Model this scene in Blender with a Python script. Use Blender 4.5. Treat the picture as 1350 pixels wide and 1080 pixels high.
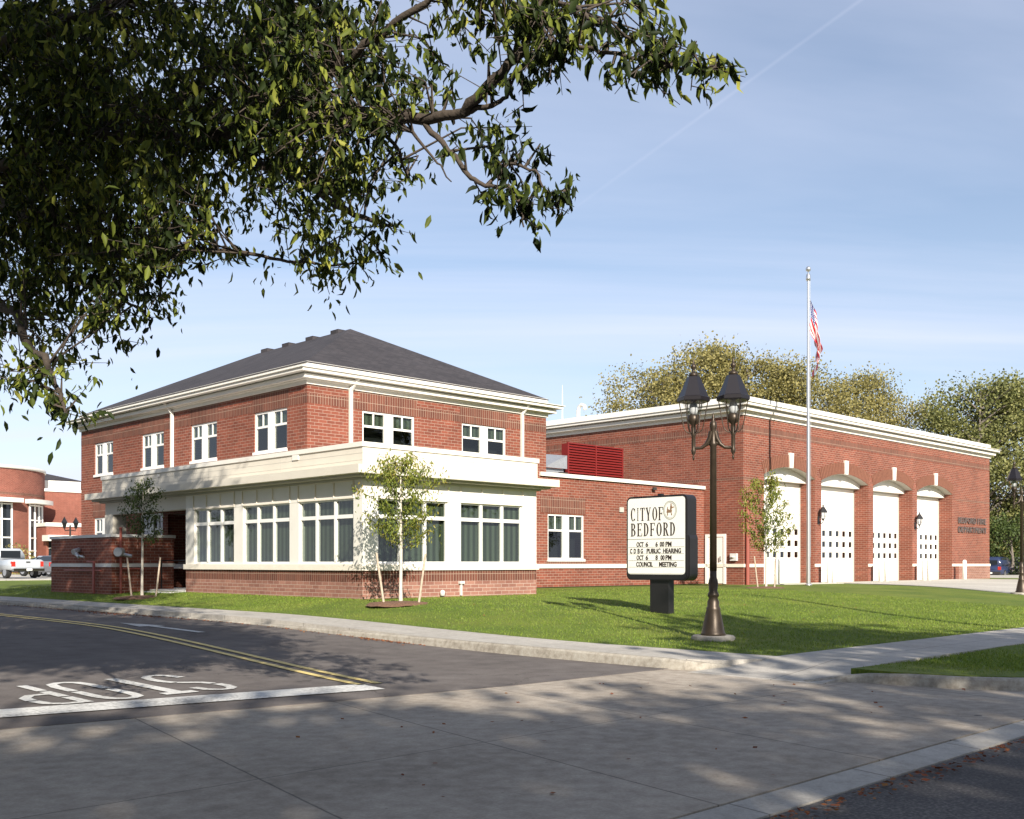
import bpy, bmesh, math, random
import numpy as np
from mathutils import Vector, Matrix
R_ = math.radians
sc = bpy.context.scene
for o in list(bpy.data.objects):
    bpy.data.objects.remove(o)
# ---------------------------------------------------------------- camera
cam_d = bpy.data.cameras.new('camera'); cam = bpy.data.objects.new('camera', cam_d)
sc.collection.objects.link(cam); sc.camera = cam
cam.location = (0, 0, .9); cam.rotation_euler = (R_(90), 0, 0)
cam_d.sensor_width = 36; cam_d.lens = 36*1390/1350; cam_d.shift_y = 203/1350
cam_d.clip_start = .1; cam_d.clip_end = 6000
# ---------------------------------------------------------------- light
SUN_EL = 27.0
SD = Vector((.2756, -.9613, 0)).normalized()*math.cos(R_(SUN_EL)); SD.z = math.sin(R_(SUN_EL))
sun_d = bpy.data.lights.new('sun', 'SUN'); sun_d.energy = 5.0; sun_d.angle = R_(.5); sun_d.color = (1, .93, .82)
sun = bpy.data.objects.new('sun', sun_d); sc.collection.objects.link(sun)
sun.rotation_euler = SD.to_track_quat('Z', 'Y').to_euler(); sun.location = (20, -40, 60)
W = bpy.data.worlds.new('World'); sc.world = W; W.use_nodes = True
def world():
    nt = W.node_tree; N = nt.nodes; Lk = nt.links; N.clear()
    out = N.new('ShaderNodeOutputWorld'); bg = N.new('ShaderNodeBackground'); bg.inputs[1].default_value = .084
    sky = N.new('ShaderNodeTexSky'); sky.sky_type = 'NISHITA'; sky.sun_disc = False
    sky.sun_elevation = R_(SUN_EL); sky.sun_rotation = math.atan2(SD.x, SD.y)
    sky.air_density = 1.0; sky.dust_density = .6; sky.ozone_density = 1.6; sky.altitude = 250
    tc = N.new('ShaderNodeTexCoord')
    def vm(op, *a):
        n = N.new('ShaderNodeVectorMath'); n.operation = op
        for i, x in enumerate(a):
            if hasattr(x, 'links'): Lk.new(x, n.inputs[i])
            else: n.inputs[i].default_value = x
        return n
    def mt(op, *a, clamp=False):
        n = N.new('ShaderNodeMath'); n.operation = op; n.use_clamp = clamp
        for i, x in enumerate(a):
            if hasattr(x, 'links'): Lk.new(x, n.inputs[i])
            else: n.inputs[i].default_value = x
        return n.outputs[0]
    nrm = vm('NORMALIZE', tc.outputs['Generated']).outputs[0]
    sep = N.new('ShaderNodeSeparateXYZ'); Lk.new(nrm, sep.inputs[0])
    zc = mt('ADD', mt('MAXIMUM', sep.outputs[2], 0.0), .12)
    cx = mt('DIVIDE', sep.outputs[0], zc); cy = mt('DIVIDE', sep.outputs[1], zc)
    comb = N.new('ShaderNodeCombineXYZ'); Lk.new(cx, comb.inputs[0]); Lk.new(cy, comb.inputs[1])
    mp = N.new('ShaderNodeMapping'); mp.inputs['Scale'].default_value = (.16, .75, 1); mp.inputs['Rotation'].default_value = (0, 0, R_(-7))
    Lk.new(comb.outputs[0], mp.inputs[0])
    nz = N.new('ShaderNodeTexNoise'); nz.inputs['Scale'].default_value = 1.3; nz.inputs['Detail'].default_value = 7; nz.inputs['Roughness'].default_value = .55; nz.inputs['Distortion'].default_value = .5
    Lk.new(mp.outputs[0], nz.inputs['Vector'])
    cl = N.new('ShaderNodeMapRange'); cl.inputs[1].default_value = .40; cl.inputs[2].default_value = .8; cl.inputs[3].default_value = 0; cl.inputs[4].default_value = .80
    Lk.new(nz.outputs[0], cl.inputs[0])
    # high thin veil, thicker towards the horizon
    veil = mt('MULTIPLY', mt('POWER', mt('SUBTRACT', 1.0, mt('MAXIMUM', sep.outputs[2], 0.0)), 5.0), .62)
    fac = mt('ADD', cl.outputs[0], mt('ADD', veil, .08), clamp=True)
    # contrail: a narrow band round a great circle
    d1 = Vector(((1135-675)/1390, 1, 743/1390)); d2 = Vector(((750-675)/1390, 1, 463/1390)); nn = d1.cross(d2).normalized()
    dd = vm('DOT_PRODUCT', nrm, tuple(nn)).outputs['Value']
    wd = mt('SUBTRACT', 1.0, mt('DIVIDE', mt('ABSOLUTE', dd), 0.0022), clamp=True)
    lim = N.new('ShaderNodeMapRange'); lim.inputs[1].default_value = .26; lim.inputs[2].default_value = .40; Lk.new(sep.outputs[2], lim.inputs[0])
    ctr = mt('MULTIPLY', mt('MULTIPLY', wd, lim.outputs[0]), mt('ADD', mt('MULTIPLY', nz.outputs[0], .10), .035))
    fac2 = mt('ADD', fac, ctr, clamp=True)
    mx = N.new('ShaderNodeMixRGB'); Lk.new(fac2, mx.inputs[0]); Lk.new(sky.outputs[0], mx.inputs[1]); mx.inputs[2].default_value = (6.0, 6.35, 7.7, 1)
    Lk.new(mx.outputs[0], bg.inputs[0]); Lk.new(bg.outputs[0], out.inputs[0])
world()
sc.view_settings.view_transform = 'Standard'; sc.view_settings.look = 'None'; sc.view_settings.gamma = 1; sc.view_settings.exposure = .8
sc.render.engine = 'CYCLES'
try:
    sc.cycles.max_bounces = 6; sc.cycles.transparent_max_bounces = 12; sc.cycles.caustics_reflective = False; sc.cycles.caustics_refractive = False
except Exception: pass
# ---------------------------------------------------------------- helpers
A_ = R_(45.3); EU = Vector((math.sin(A_), math.cos(A_))); EV = Vector((-math.cos(A_), math.sin(A_)))
C0 = Vector((-3.8826, 27.4)); TH = math.atan2(EU.y, EU.x)
def W2(u, v): p = C0+EU*u+EV*v; return p.x, p.y
def UVof(x, y): d = Vector((x, y))-C0; return d.dot(EU), d.dot(EV)
COL = sc.collection
class MB:
    def __init__(s): s.v = []; s.f = []; s.s = []
    def add(s, vs, fs, sm=False):
        b = len(s.v); s.v += [tuple(map(float, p)) for p in vs]
        s.f += [tuple(i+b for i in f) for f in fs]; s.s += [sm]*len(fs)
    def box(s, x0, x1, y0, y1, z0, z1):
        if x1 < x0: x0, x1 = x1, x0
        if y1 < y0: y0, y1 = y1, y0
        if z1 < z0: z0, z1 = z1, z0
        s.add([(x0,y0,z0),(x1,y0,z0),(x1,y1,z0),(x0,y1,z0),(x0,y0,z1),(x1,y0,z1),(x1,y1,z1),(x0,y1,z1)],
              [(0,3,2,1),(4,5,6,7),(0,1,5,4),(1,2,6,5),(2,3,7,6),(3,0,4,7)])
    def prism(s, pts, z0, z1, sm=False):
        n = len(pts)
        s.add([(x,y,z0) for x,y in pts]+[(x,y,z1) for x,y in pts],
              [tuple(range(n))[::-1], tuple(range(n, 2*n))]+[(i,(i+1)%n,n+(i+1)%n,n+i) for i in range(n)])
    def tube(s, pts, rad, n=8, cap=True, sm=True):
        pts = [Vector(p) for p in pts]
        if not hasattr(rad, '__len__'): rad = [rad]*len(pts)
        vs = []; fs = []; prev = None
        for i, p in enumerate(pts):
            t = (pts[min(i+1, len(pts)-1)]-pts[max(i-1, 0)]).normalized()
            if prev is None:
                a = Vector((0,0,1)) if abs(t.z) < .9 else Vector((1,0,0)); x = t.cross(a).normalized()
            else: x = (prev-t*prev.dot(t)).normalized()
            prev = x; y = t.cross(x)
            for k in range(n):
                an = 2*math.pi*k/n; vs.append(p+(x*math.cos(an)+y*math.sin(an))*rad[i])
        for i in range(len(pts)-1):
            for k in range(n):
                fs.append((i*n+k, i*n+(k+1)%n, (i+1)*n+(k+1)%n, (i+1)*n+k))
        s.add(vs, fs, sm)
        if cap:
            s.add(vs[:n], [tuple(range(n))[::-1]]); s.add(vs[-n:], [tuple(range(n))])
    def lathe(s, prof, cx=0, cy=0, n=20, sm=True, rot=0, z=0):
        vs = []; fs = []
        for r, h in prof:
            for k in range(n):
                an = 2*math.pi*k/n+rot; vs.append((cx+r*math.cos(an), cy+r*math.sin(an), z+h))
        m = len(prof)
        for i in range(m-1):
            for k in range(n): fs.append((i*n+k, i*n+(k+1)%n, (i+1)*n+(k+1)%n, (i+1)*n+k))
        fs.append(tuple(range(n))[::-1]); fs.append(tuple(range((m-1)*n, m*n)))
        s.add(vs, fs, sm)
    def bar(s, p, q, w, h=None):
        p = Vector(p); q = Vector(q); t = (q-p).normalized(); h = h or w
        a = Vector((0,0,1)) if abs(t.z) < .95 else Vector((1,0,0)); x = t.cross(a).normalized()*w/2; y = x.normalized().cross(t)*h/2
        vs = [c+sx*x+sy*y for c in (p, q) for sx, sy in ((-1,-1),(1,-1),(1,1),(-1,1))]
        s.add(vs, [(0,1,2,3),(7,6,5,4),(0,4,5,1),(1,5,6,2),(2,6,7,3),(3,7,4,0)])
    def mesh(s, off=(0,0,0), name='m', uv=True):
        me = bpy.data.meshes.new(name)
        ox, oy, oz = off
        me.from_pydata([(x-ox, y-oy, z-oz) for x, y, z in s.v], [], s.f)
        me.polygons.foreach_set('use_smooth', s.s)
        if uv and len(s.f) < 60000:
            l = me.uv_layers.new(name='UVMap'); me.update()
            for p in me.polygons:
                n = p.normal; ax, ay, az = abs(n.x), abs(n.y), abs(n.z)
                for li in p.loop_indices:
                    x, y, z = s.v[me.loops[li].vertex_index]
                    if az >= ax and az >= ay: c = (x, y)
                    elif ax > ay: c = (y, z)
                    else: c = (x, z)
                    l.data[li].uv = c
        me.update(); return me
def props(o, label=None, cat=None, group=None, kind=None):
    if label: o['label'] = label
    if cat: o['category'] = cat
    if group: o['group'] = group
    if kind: o['kind'] = kind
    return o
class T:
    """a thing: an Empty at (u,v,z) in the site frame, its parts are given in absolute u,v,z (or locally when loc=True)"""
    def __init__(s, name, label, cat, u, v, z=0, rot=0, group=None, loc=False):
        e = bpy.data.objects.new(name, None); COL.objects.link(e); x, y = W2(u, v)
        e.location = (x, y, z); e.rotation_euler = (0, 0, TH+rot); e.empty_display_size = .3
        s.e = e; s.off = (0,0,0) if loc else (u, v, z); props(e, label, cat, group)
    def part(s, name, mb, mat, parent=None, label=None, kind=None):
        o = bpy.data.objects.new(name, mb.mesh(s.off, name)); COL.objects.link(o); o.data.materials.append(mat)
        o.parent = parent or s.e; props(o, label, kind=kind); return o
def solo(name, mb, mat, label, cat, u, v, z=0, group=None, kind=None, loc=False):
    o = bpy.data.objects.new(name, mb.mesh((0,0,0) if loc else (u,v,z), name)); COL.objects.link(o); o.data.materials.append(mat)
    x, y = W2(u, v); o.location = (x, y, z); o.rotation_euler = (0, 0, TH); return props(o, label, cat, group, kind)
def struct(name, mb, mat): return solo(name, mb, mat, None, None, 0, 0, 0, kind='structure')
def copy_tree(o, parent=None):
    c = o.copy(); COL.objects.link(c)
    if parent: c.parent = parent
    for ch in [x for x in bpy.data.objects if x.parent == o]: copy_tree(ch, c)
    return c
# ---------------------------------------------------------------- materials
def mat(name, color=(.5,.5,.5), rough=.7, metal=0, noise=0, nscale=3, bump=0, bscale=60, coat=0, spec=None, stain=None):
    m = bpy.data.materials.new(name); m.use_nodes = True; nt = m.node_tree; N = nt.nodes; L = nt.links
    b = N['Principled BSDF']; b.inputs['Base Color'].default_value = (*color, 1); b.inputs['Roughness'].default_value = rough; b.inputs['Metallic'].default_value = metal
    if coat: b.inputs['Coat Weight'].default_value = coat; b.inputs['Coat Roughness'].default_value = .08
    if spec is not None: b.inputs['Specular IOR Level'].default_value = spec
    tc = N.new('ShaderNodeTexCoord')
    if noise:
        n = N.new('ShaderNodeTexNoise'); n.inputs['Scale'].default_value = nscale; n.inputs['Detail'].default_value = 8; n.inputs['Roughness'].default_value = .6
        L.new(tc.outputs['Object'], n.inputs['Vector'])
        mr = N.new('ShaderNodeMapRange'); mr.inputs[1].default_value = .25; mr.inputs[2].default_value = .75; mr.inputs[3].default_value = 1-noise; mr.inputs[4].default_value = 1+noise
        L.new(n.outputs[0], mr.inputs[0])
        mx = N.new('ShaderNodeVectorMath'); mx.operation = 'SCALE'; mx.inputs[0].default_value = color; L.new(mr.outputs[0], mx.inputs['Scale'])
        L.new(mx.outputs[0], b.inputs['Base Color'])
    if bump:
        n2 = N.new('ShaderNodeTexNoise'); n2.inputs['Scale'].default_value = bscale; n2.inputs['Detail'].default_value = 4
        L.new(tc.outputs['Object'], n2.inputs['Vector'])
        bp = N.new('ShaderNodeBump'); bp.inputs['Strength'].default_value = bump; bp.inputs['Distance'].default_value = .02
        L.new(n2.outputs[0], bp.inputs['Height']); L.new(bp.outputs[0], b.inputs['Normal'])
    return m
def brick(name, c1, c2, mortar, bw=.3048, bh=.1016, off=.5, ms=.006, dirt=.2):
    m = bpy.data.materials.new(name); m.use_nodes = True; nt = m.node_tree; N = nt.nodes; L = nt.links; b = N['Principled BSDF']
    b.inputs['Roughness'].default_value = .85; b.inputs['Specular IOR Level'].default_value = .2
    tc = N.new('ShaderNodeTexCoord'); bt = N.new('ShaderNodeTexBrick'); L.new(tc.outputs['UV'], bt.inputs['Vector'])
    bt.inputs['Scale'].default_value = 1; bt.inputs['Brick Width'].default_value = bw; bt.inputs['Row Height'].default_value = bh
    bt.offset = off; bt.offset_frequency = 2; bt.inputs['Mortar Size'].default_value = ms; bt.inputs['Mortar Smooth'].default_value = .15; bt.inputs['Bias'].default_value = 0
    bt.inputs['Color1'].default_value = (*c1, 1); bt.inputs['Color2'].default_value = (*c2, 1); bt.inputs['Mortar'].default_value = (*mortar, 1)
    n = N.new('ShaderNodeTexNoise'); n.inputs['Scale'].default_value = .45; n.inputs['Detail'].default_value = 12; n.inputs['Roughness'].default_value = .65; L.new(tc.outputs['UV'], n.inputs['Vector'])
    mr = N.new('ShaderNodeMapRange'); mr.inputs[1].default_value = .3; mr.inputs[2].default_value = .7; mr.inputs[3].default_value = 1-dirt; mr.inputs[4].default_value = 1+dirt; L.new(n.outputs[0], mr.inputs[0])
    mx = N.new('ShaderNodeVectorMath'); mx.operation = 'SCALE'; L.new(bt.outputs['Color'], mx.inputs[0]); L.new(mr.outputs[0], mx.inputs['Scale'])
    L.new(mx.outputs[0], b.inputs['Base Color'])
    bp = N.new('ShaderNodeBump'); bp.invert = True; bp.inputs['Strength'].default_value = .5; bp.inputs['Distance'].default_value = .008
    L.new(bt.outputs['Fac'], bp.inputs['Height']); L.new(bp.outputs[0], b.inputs['Normal'])
    return m
M = {}
M['brick'] = brick('red_brick', (.232,.072,.045), (.158,.050,.033), (.35,.26,.205))
M['soldier'] = brick('soldier_brick', (.165,.060,.040), (.11,.042,.030), (.34,.25,.19), bw=.1016, bh=.3048, off=0, ms=.007)
M['pale_brick'] = brick('weathered_brick', (.31,.155,.115), (.23,.105,.08), (.46,.36,.30))
M['far_brick'] = brick('far_brick', (.24,.075,.052), (.19,.058,.04), (.42,.25,.19))
M['arch_brick'] = mat('arch_brick', (.19,.075,.045), .85, noise=.25, nscale=14, bump=.3, bscale=20)
M['trim'] = mat('white_trim', (.72,.69,.625), .6, noise=.06, nscale=1.3)
M['panel'] = mat('limestone_panel', (.62,.575,.49), .75, noise=.05, nscale=1.5, bump=.08)
M['band'] = mat('stone_band', (.72,.66,.56), .8, noise=.06, nscale=3, bump=.1)
M['frame'] = mat('window_frame', (.80,.78,.74), .4)
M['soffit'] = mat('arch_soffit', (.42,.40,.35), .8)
M['room_dark'] = mat('room_darkness', (.02,.02,.022), .9)  # near-black colour standing in for the darkness of unlit rooms
M['blind'] = None
M['black'] = mat('black_metal', (.012,.011,.012), .45, noise=.1)
M['bronze'] = mat('bronze_paint', (.055,.040,.027), .42, metal=.5, noise=.2, nscale=10)
M['lampblack'] = mat('lamp_black', (.02,.017,.02), .35, metal=.3)
M['alu'] = mat('aluminium', (.62,.62,.62), .32, metal=.85)
M['red'] = mat('red_louvre', (.17,.012,.010), .5, noise=.05)
M['pipe'] = mat('pipe_red', (.27,.07,.05), .5)
M['steel'] = mat('galvanised', (.45,.46,.47), .45, metal=.6, noise=.15, nscale=6)
M['letter'] = mat('cast_letter', (.15,.12,.11), .5, metal=.3)
M['door'] = mat('door_white', (.80,.77,.71), .5)
M['dark'] = mat('dark_gap', (.03,.028,.026), .8)
M['signface'] = mat('sign_face', (.86,.84,.78), .35, noise=.03, nscale=4)
M['ink'] = mat('sign_ink', (.03,.018,.014), .6)
M['seal'] = mat('seal_grey', (.36,.36,.31), .6)
M['sealbrown'] = mat('seal_brown', (.25,.15,.09), .6)
M['bark'] = mat('bark', (.06,.045,.033), .9, noise=.35, nscale=9, bump=.7, bscale=25)
M['palebark'] = mat('pale_trunk', (.55,.50,.42), .85, noise=.2, nscale=12)
M['greybark'] = mat('grey_bark', (.16,.135,.11), .9, noise=.3, nscale=6, bump=.5)
M['stake'] = mat('stake_wood', (.42,.34,.26), .85, noise=.2, nscale=10)
M['mulch'] = mat('mulch', (.16,.085,.05), .95, noise=.5, nscale=30, bump=1, bscale=30)
M['yellow'] = mat('yellow_paint', (.70,.54,.20), .7, noise=.2, nscale=5)
M['plastic'] = mat('meter_grey', (.6,.6,.57), .5)
M['stone'] = mat('coping_stone', (.62,.60,.56), .8, noise=.08, nscale=5)
M['tyre'] = mat('tyre', (.015,.015,.015), .8)
M['rim'] = mat('rim', (.5,.5,.52), .3, metal=.8)
M['carwhite'] = mat('paint_silver', (.42,.45,.48), .3, coat=.6)
M['carnavy'] = mat('paint_navy', (.02,.03,.075), .25, coat=.8)
M['cargrey'] = mat('paint_grey', (.12,.125,.14), .3, coat=.6)
M['carglass'] = mat('car_glass', (.02,.025,.03), .05)
M['tail'] = mat('tail_lamp', (.45,.03,.02), .3)
M['plate'] = mat('plate', (.8,.76,.72), .5)
M['chrome'] = mat('chrome', (.7,.7,.7), .15, metal=1)
M['house'] = mat('house_siding', (.68,.55,.40), .8)
def blind_mat():
    m = mat('vertical_blind', (.20,.235,.19), .8); nt = m.node_tree; N = nt.nodes; L = nt.links; b = N['Principled BSDF']
    tc = N.new('ShaderNodeTexCoord'); w = N.new('ShaderNodeTexWave'); w.bands_direction = 'X'; w.inputs['Scale'].default_value = 1.45; w.inputs['Distortion'].default_value = .15
    L.new(tc.outputs['UV'], w.inputs['Vector']); mr = N.new('ShaderNodeMapRange'); mr.inputs[3].default_value = .45; mr.inputs[4].default_value = 1.2; L.new(w.outputs['Fac'], mr.inputs[0])
    mx = N.new('ShaderNodeVectorMath'); mx.operation = 'SCALE'; mx.inputs[0].default_value = (.20,.225,.175); L.new(mr.outputs[0], mx.inputs['Scale']); L.new(mx.outputs[0], b.inputs['Base Color'])
    return m
M['blind'] = blind_mat()
def glass(name, tint, refl=.10):
    m = bpy.data.materials.new(name); m.use_nodes = True; nt = m.node_tree; N = nt.nodes; L = nt.links; N.clear()
    o = N.new('ShaderNodeOutputMaterial'); t = N.new('ShaderNodeBsdfTransparent'); t.inputs[0].default_value = (*tint, 1)
    g = N.new('ShaderNodeBsdfGlossy'); g.inputs['Roughness'].default_value = .015; g.inputs[0].default_value = (.9,.92,.95,1)
    f = N.new('ShaderNodeFresnel'); f.inputs[0].default_value = 1.5; a = N.new('ShaderNodeMath'); a.operation = 'MULTIPLY_ADD'; a.use_clamp = True; a.inputs[1].default_value = 1.1; a.inputs[2].default_value = refl-.04
    L.new(f.outputs[0], a.inputs[0]); mx = N.new('ShaderNodeMixShader'); ge = N.new('ShaderNodeNewGeometry'); fr = N.new('ShaderNodeMath'); fr.operation = 'SUBTRACT'; fr.inputs[0].default_value = 1; L.new(ge.outputs['Backfacing'], fr.inputs[1]); fm = N.new('ShaderNodeMath'); fm.operation = 'MULTIPLY'; L.new(a.outputs[0], fm.inputs[0]); L.new(fr.outputs[0], fm.inputs[1]); L.new(fm.outputs[0], mx.inputs[0]); L.new(t.outputs[0], mx.inputs[1]); L.new(g.outputs[0], mx.inputs[2]); L.new(mx.outputs[0], o.inputs[0])
    # old float glass is never quite flat
    tc = N.new('ShaderNodeTexCoord'); nz = N.new('ShaderNodeTexNoise'); nz.inputs['Scale'].default_value = .9; L.new(tc.outputs['Object'], nz.inputs['Vector'])
    bp = N.new('ShaderNodeBump'); bp.inputs['Strength'].default_value = .08; bp.inputs['Distance'].default_value = .03; L.new(nz.outputs[0], bp.inputs['Height']); L.new(bp.outputs[0], g.inputs['Normal'])
    return m
M['glass'] = glass('window_glass', (.66,.70,.67), .05); M['lampglass'] = glass('lantern_glass', (.85,.86,.88), .08)
def ground_mat(name, cols, scales, rough=.9, bump=.3, bscale=80, joints=None, cracks=False, spots=0):
    m = bpy.data.materials.new(name); m.use_nodes = True; nt = m.node_tree; N = nt.nodes; L = nt.links; b = N['Principled BSDF']
    b.inputs['Roughness'].default_value = rough; b.inputs['Specular IOR Level'].default_value = .25
    tc = N.new('ShaderNodeTexCoord'); cur = None
    n = N.new('ShaderNodeTexNoise'); n.inputs['Scale'].default_value = scales[0]; n.inputs['Detail'].default_value = 10; n.inputs['Roughness'].default_value = .62; L.new(tc.outputs['Object'], n.inputs['Vector'])
    n2 = N.new('ShaderNodeTexNoise'); n2.inputs['Scale'].default_value = scales[1]; n2.inputs['Detail'].default_value = 5; L.new(tc.outputs['Object'], n2.inputs['Vector'])
    ad = N.new('ShaderNodeMath'); ad.operation = 'MULTIPLY_ADD'; L.new(n2.outputs[0], ad.inputs[0]); ad.inputs[1].default_value = .5; 
    hf = N.new('ShaderNodeMath'); hf.operation = 'MULTIPLY'; hf.inputs[1].default_value = .5; L.new(n.outputs[0], hf.inputs[0]); L.new(hf.outputs[0], ad.inputs[2])
    cr = N.new('ShaderNodeValToRGB'); e = cr.color_ramp.elements; e[0].position = .36; e[0].color = (*cols[0], 1); e[1].position = .64; e[1].color = (*cols[-1], 1)
    if len(cols) > 2: x = e.new(.5); x.color = (*cols[1], 1)
    L.new(ad.outputs[0], cr.inputs[0]); cur = cr.outputs[0]
    def dark(fac, colr):
        nonlocal cur
        mx = N.new('ShaderNodeMixRGB'); L.new(fac, mx.inputs[0]); L.new(cur, mx.inputs[1]); mx.inputs[2].default_value = (*colr, 1); cur = mx.outputs[0]
    def mth(op, a, c=None, clamp=False):
        q = N.new('ShaderNodeMath'); q.operation = op; q.use_clamp = clamp
        for i, x in enumerate((a, c)):
            if x is None: continue
            if hasattr(x, 'links'): L.new(x, q.inputs[i])
            else: q.inputs[i].default_value = x
        return q.outputs[0]
    if joints:
        sp = N.new('ShaderNodeSeparateXYZ'); L.new(tc.outputs['Object'], sp.inputs[0])
        wob = mth('MULTIPLY', mth('SUBTRACT', n2.outputs[0], .5), .012)
        for (ku, kv, per, ph, wd) in joints:
            q = mth('ADD', mth('ADD', mth('MULTIPLY', sp.outputs[0], ku), mth('MULTIPLY', sp.outputs[1], kv)), wob)
            fr = mth('FRACT', mth('DIVIDE', mth('SUBTRACT', q, ph), per))
            ds = mth('MULTIPLY', mth('MINIMUM', fr, mth('SUBTRACT', 1.0, fr)), per)
            dark(mth('MULTIPLY', mth('SUBTRACT', 1.0, mth('DIVIDE', ds, wd), True), .75, True), (.05,.045,.04))
    if spots:
        vo = N.new('ShaderNodeTexVoronoi'); vo.inputs['Scale'].default_value = .9; L.new(tc.outputs['Object'], vo.inputs['Vector'])
        dark(mth('MULTIPLY', mth('LESS_THAN', vo.outputs['Distance'], .045), spots), (.045,.04,.04))
        vo = N.new('ShaderNodeTexVoronoi'); vo.inputs['Scale'].default_value = 4.3; L.new(tc.outputs['Object'], vo.inputs['Vector'])
        dark(mth('MULTIPLY', mth('LESS_THAN', vo.outputs['Distance'], .04), spots*.7), (.07,.06,.055))
    if cracks:
        vo = N.new('ShaderNodeTexVoronoi'); vo.feature = 'DISTANCE_TO_EDGE'; vo.inputs['Scale'].default_value = .22
        wv = N.new('ShaderNodeVectorMath'); wv.operation = 'MULTIPLY_ADD'; L.new(n2.outputs['Color'], wv.inputs[0]); wv.inputs[1].default_value = (.55,.55,.55); L.new(tc.outputs['Object'], wv.inputs[2]); L.new(wv.outputs[0], vo.inputs['Vector'])
        dark(mth('MULTIPLY', mth('LESS_THAN', vo.outputs['Distance'], .0016), .55), (.03,.028,.026))
    ag = N.new('ShaderNodeTexNoise'); ag.inputs['Scale'].default_value = 38; ag.inputs['Detail'].default_value = 6; ag.inputs['Roughness'].default_value = .8; L.new(tc.outputs['Object'], ag.inputs['Vector'])
    am = N.new('ShaderNodeMapRange'); am.inputs[1].default_value = .3; am.inputs[2].default_value = .7; am.inputs[3].default_value = .80; am.inputs[4].default_value = 1.18; L.new(ag.outputs[0], am.inputs[0])
    st = N.new('ShaderNodeTexNoise'); st.inputs['Scale'].default_value = 1.0; st.inputs['Detail'].default_value = 9; st.inputs['Roughness'].default_value = .7; mpp = N.new('ShaderNodeMapping'); mpp.inputs['Scale'].default_value = (.9, .22, 1); L.new(tc.outputs['Object'], mpp.inputs[0]); L.new(mpp.outputs[0], st.inputs['Vector'])
    sm_ = N.new('ShaderNodeMapRange'); sm_.inputs[1].default_value = .35; sm_.inputs[2].default_value = .65; sm_.inputs[3].default_value = .86; sm_.inputs[4].default_value = 1.08; L.new(st.outputs[0], sm_.inputs[0])
    pm = N.new('ShaderNodeMath'); pm.operation = 'MULTIPLY'; L.new(am.outputs[0], pm.inputs[0]); L.new(sm_.outputs[0], pm.inputs[1])
    vs_ = N.new('ShaderNodeVectorMath'); vs_.operation = 'SCALE'; L.new(cur, vs_.inputs[0]); L.new(pm.outputs[0], vs_.inputs['Scale']); cur = vs_.outputs[0]
    L.new(cur, b.inputs['Base Color'])
    n3 = N.new('ShaderNodeTexNoise'); n3.inputs['Scale'].default_value = bscale; n3.inputs['Detail'].default_value = 3; L.new(tc.outputs['Object'], n3.inputs['Vector'])
    bp = N.new('ShaderNodeBump'); bp.inputs['Strength'].default_value = bump; bp.inputs['Distance'].default_value = .01; L.new(n3.outputs[0], bp.inputs['Height']); L.new(bp.outputs[0], b.inputs['Normal'])
    return m
M['asphalt'] = ground_mat('asphalt', [(.11,.095,.088), (.14,.122,.112), (.17,.150,.138)], (.35, 3), bump=.5, bscale=120, cracks=True)
M['asphalt_rough'] = ground_mat('coarse_asphalt', [(.06,.055,.055), (.10,.092,.088), (.22,.20,.18)], (.5, 45), bump=1, bscale=60)
M['concrete'] = ground_mat('concrete', [(.28,.238,.192), (.37,.318,.260), (.44,.385,.318)], (.45, 7), bump=.25, joints=[(1, -.2, 2.15, -7.3+.2*0, .014), (.0, 1, 5.6, -15.75, .012)], spots=.7)
M['walk'] = ground_mat('pavement_concrete', [(.36,.33,.29), (.43,.40,.355), (.48,.45,.40)], (.5, 9), bump=.25, joints=[(1, 0, 1.6, .3, .014), (0, 1, 1.6, -.5, .014)], spots=.4)
M['kerb'] = ground_mat('kerb_concrete', [(.24,.21,.17), (.37,.335,.28), (.44,.41,.35)], (1.6, 12), bump=.4)
M['apron'] = ground_mat('driveway_concrete', [(.44,.41,.36), (.50,.47,.41), (.54,.51,.45)], (.3, 6), bump=.2, joints=[(1, 0, 4, .3, .02), (0, 1, 4, -.5, .02)])
M['lawn'] = ground_mat('lawn', [(.07,.115,.015), (.12,.165,.022), (.20,.215,.04)], (.55, 30), bump=1, bscale=70)
M['soil'] = ground_mat('soil', [(.07,.08,.03), (.09,.1,.035), (.11,.12,.04)], (.05, .8))
M['paint'] = ground_mat('road_paint', [(.30,.29,.275), (.62,.61,.58), (.70,.69,.66)], (1.1, 22), bump=.3)
M['shingle'] = brick('roof_shingle', (.062,.056,.06), (.043,.04,.044), (.035,.032,.034), bw=.3, bh=.14, off=.5, ms=.008, dirt=.15)
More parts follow.
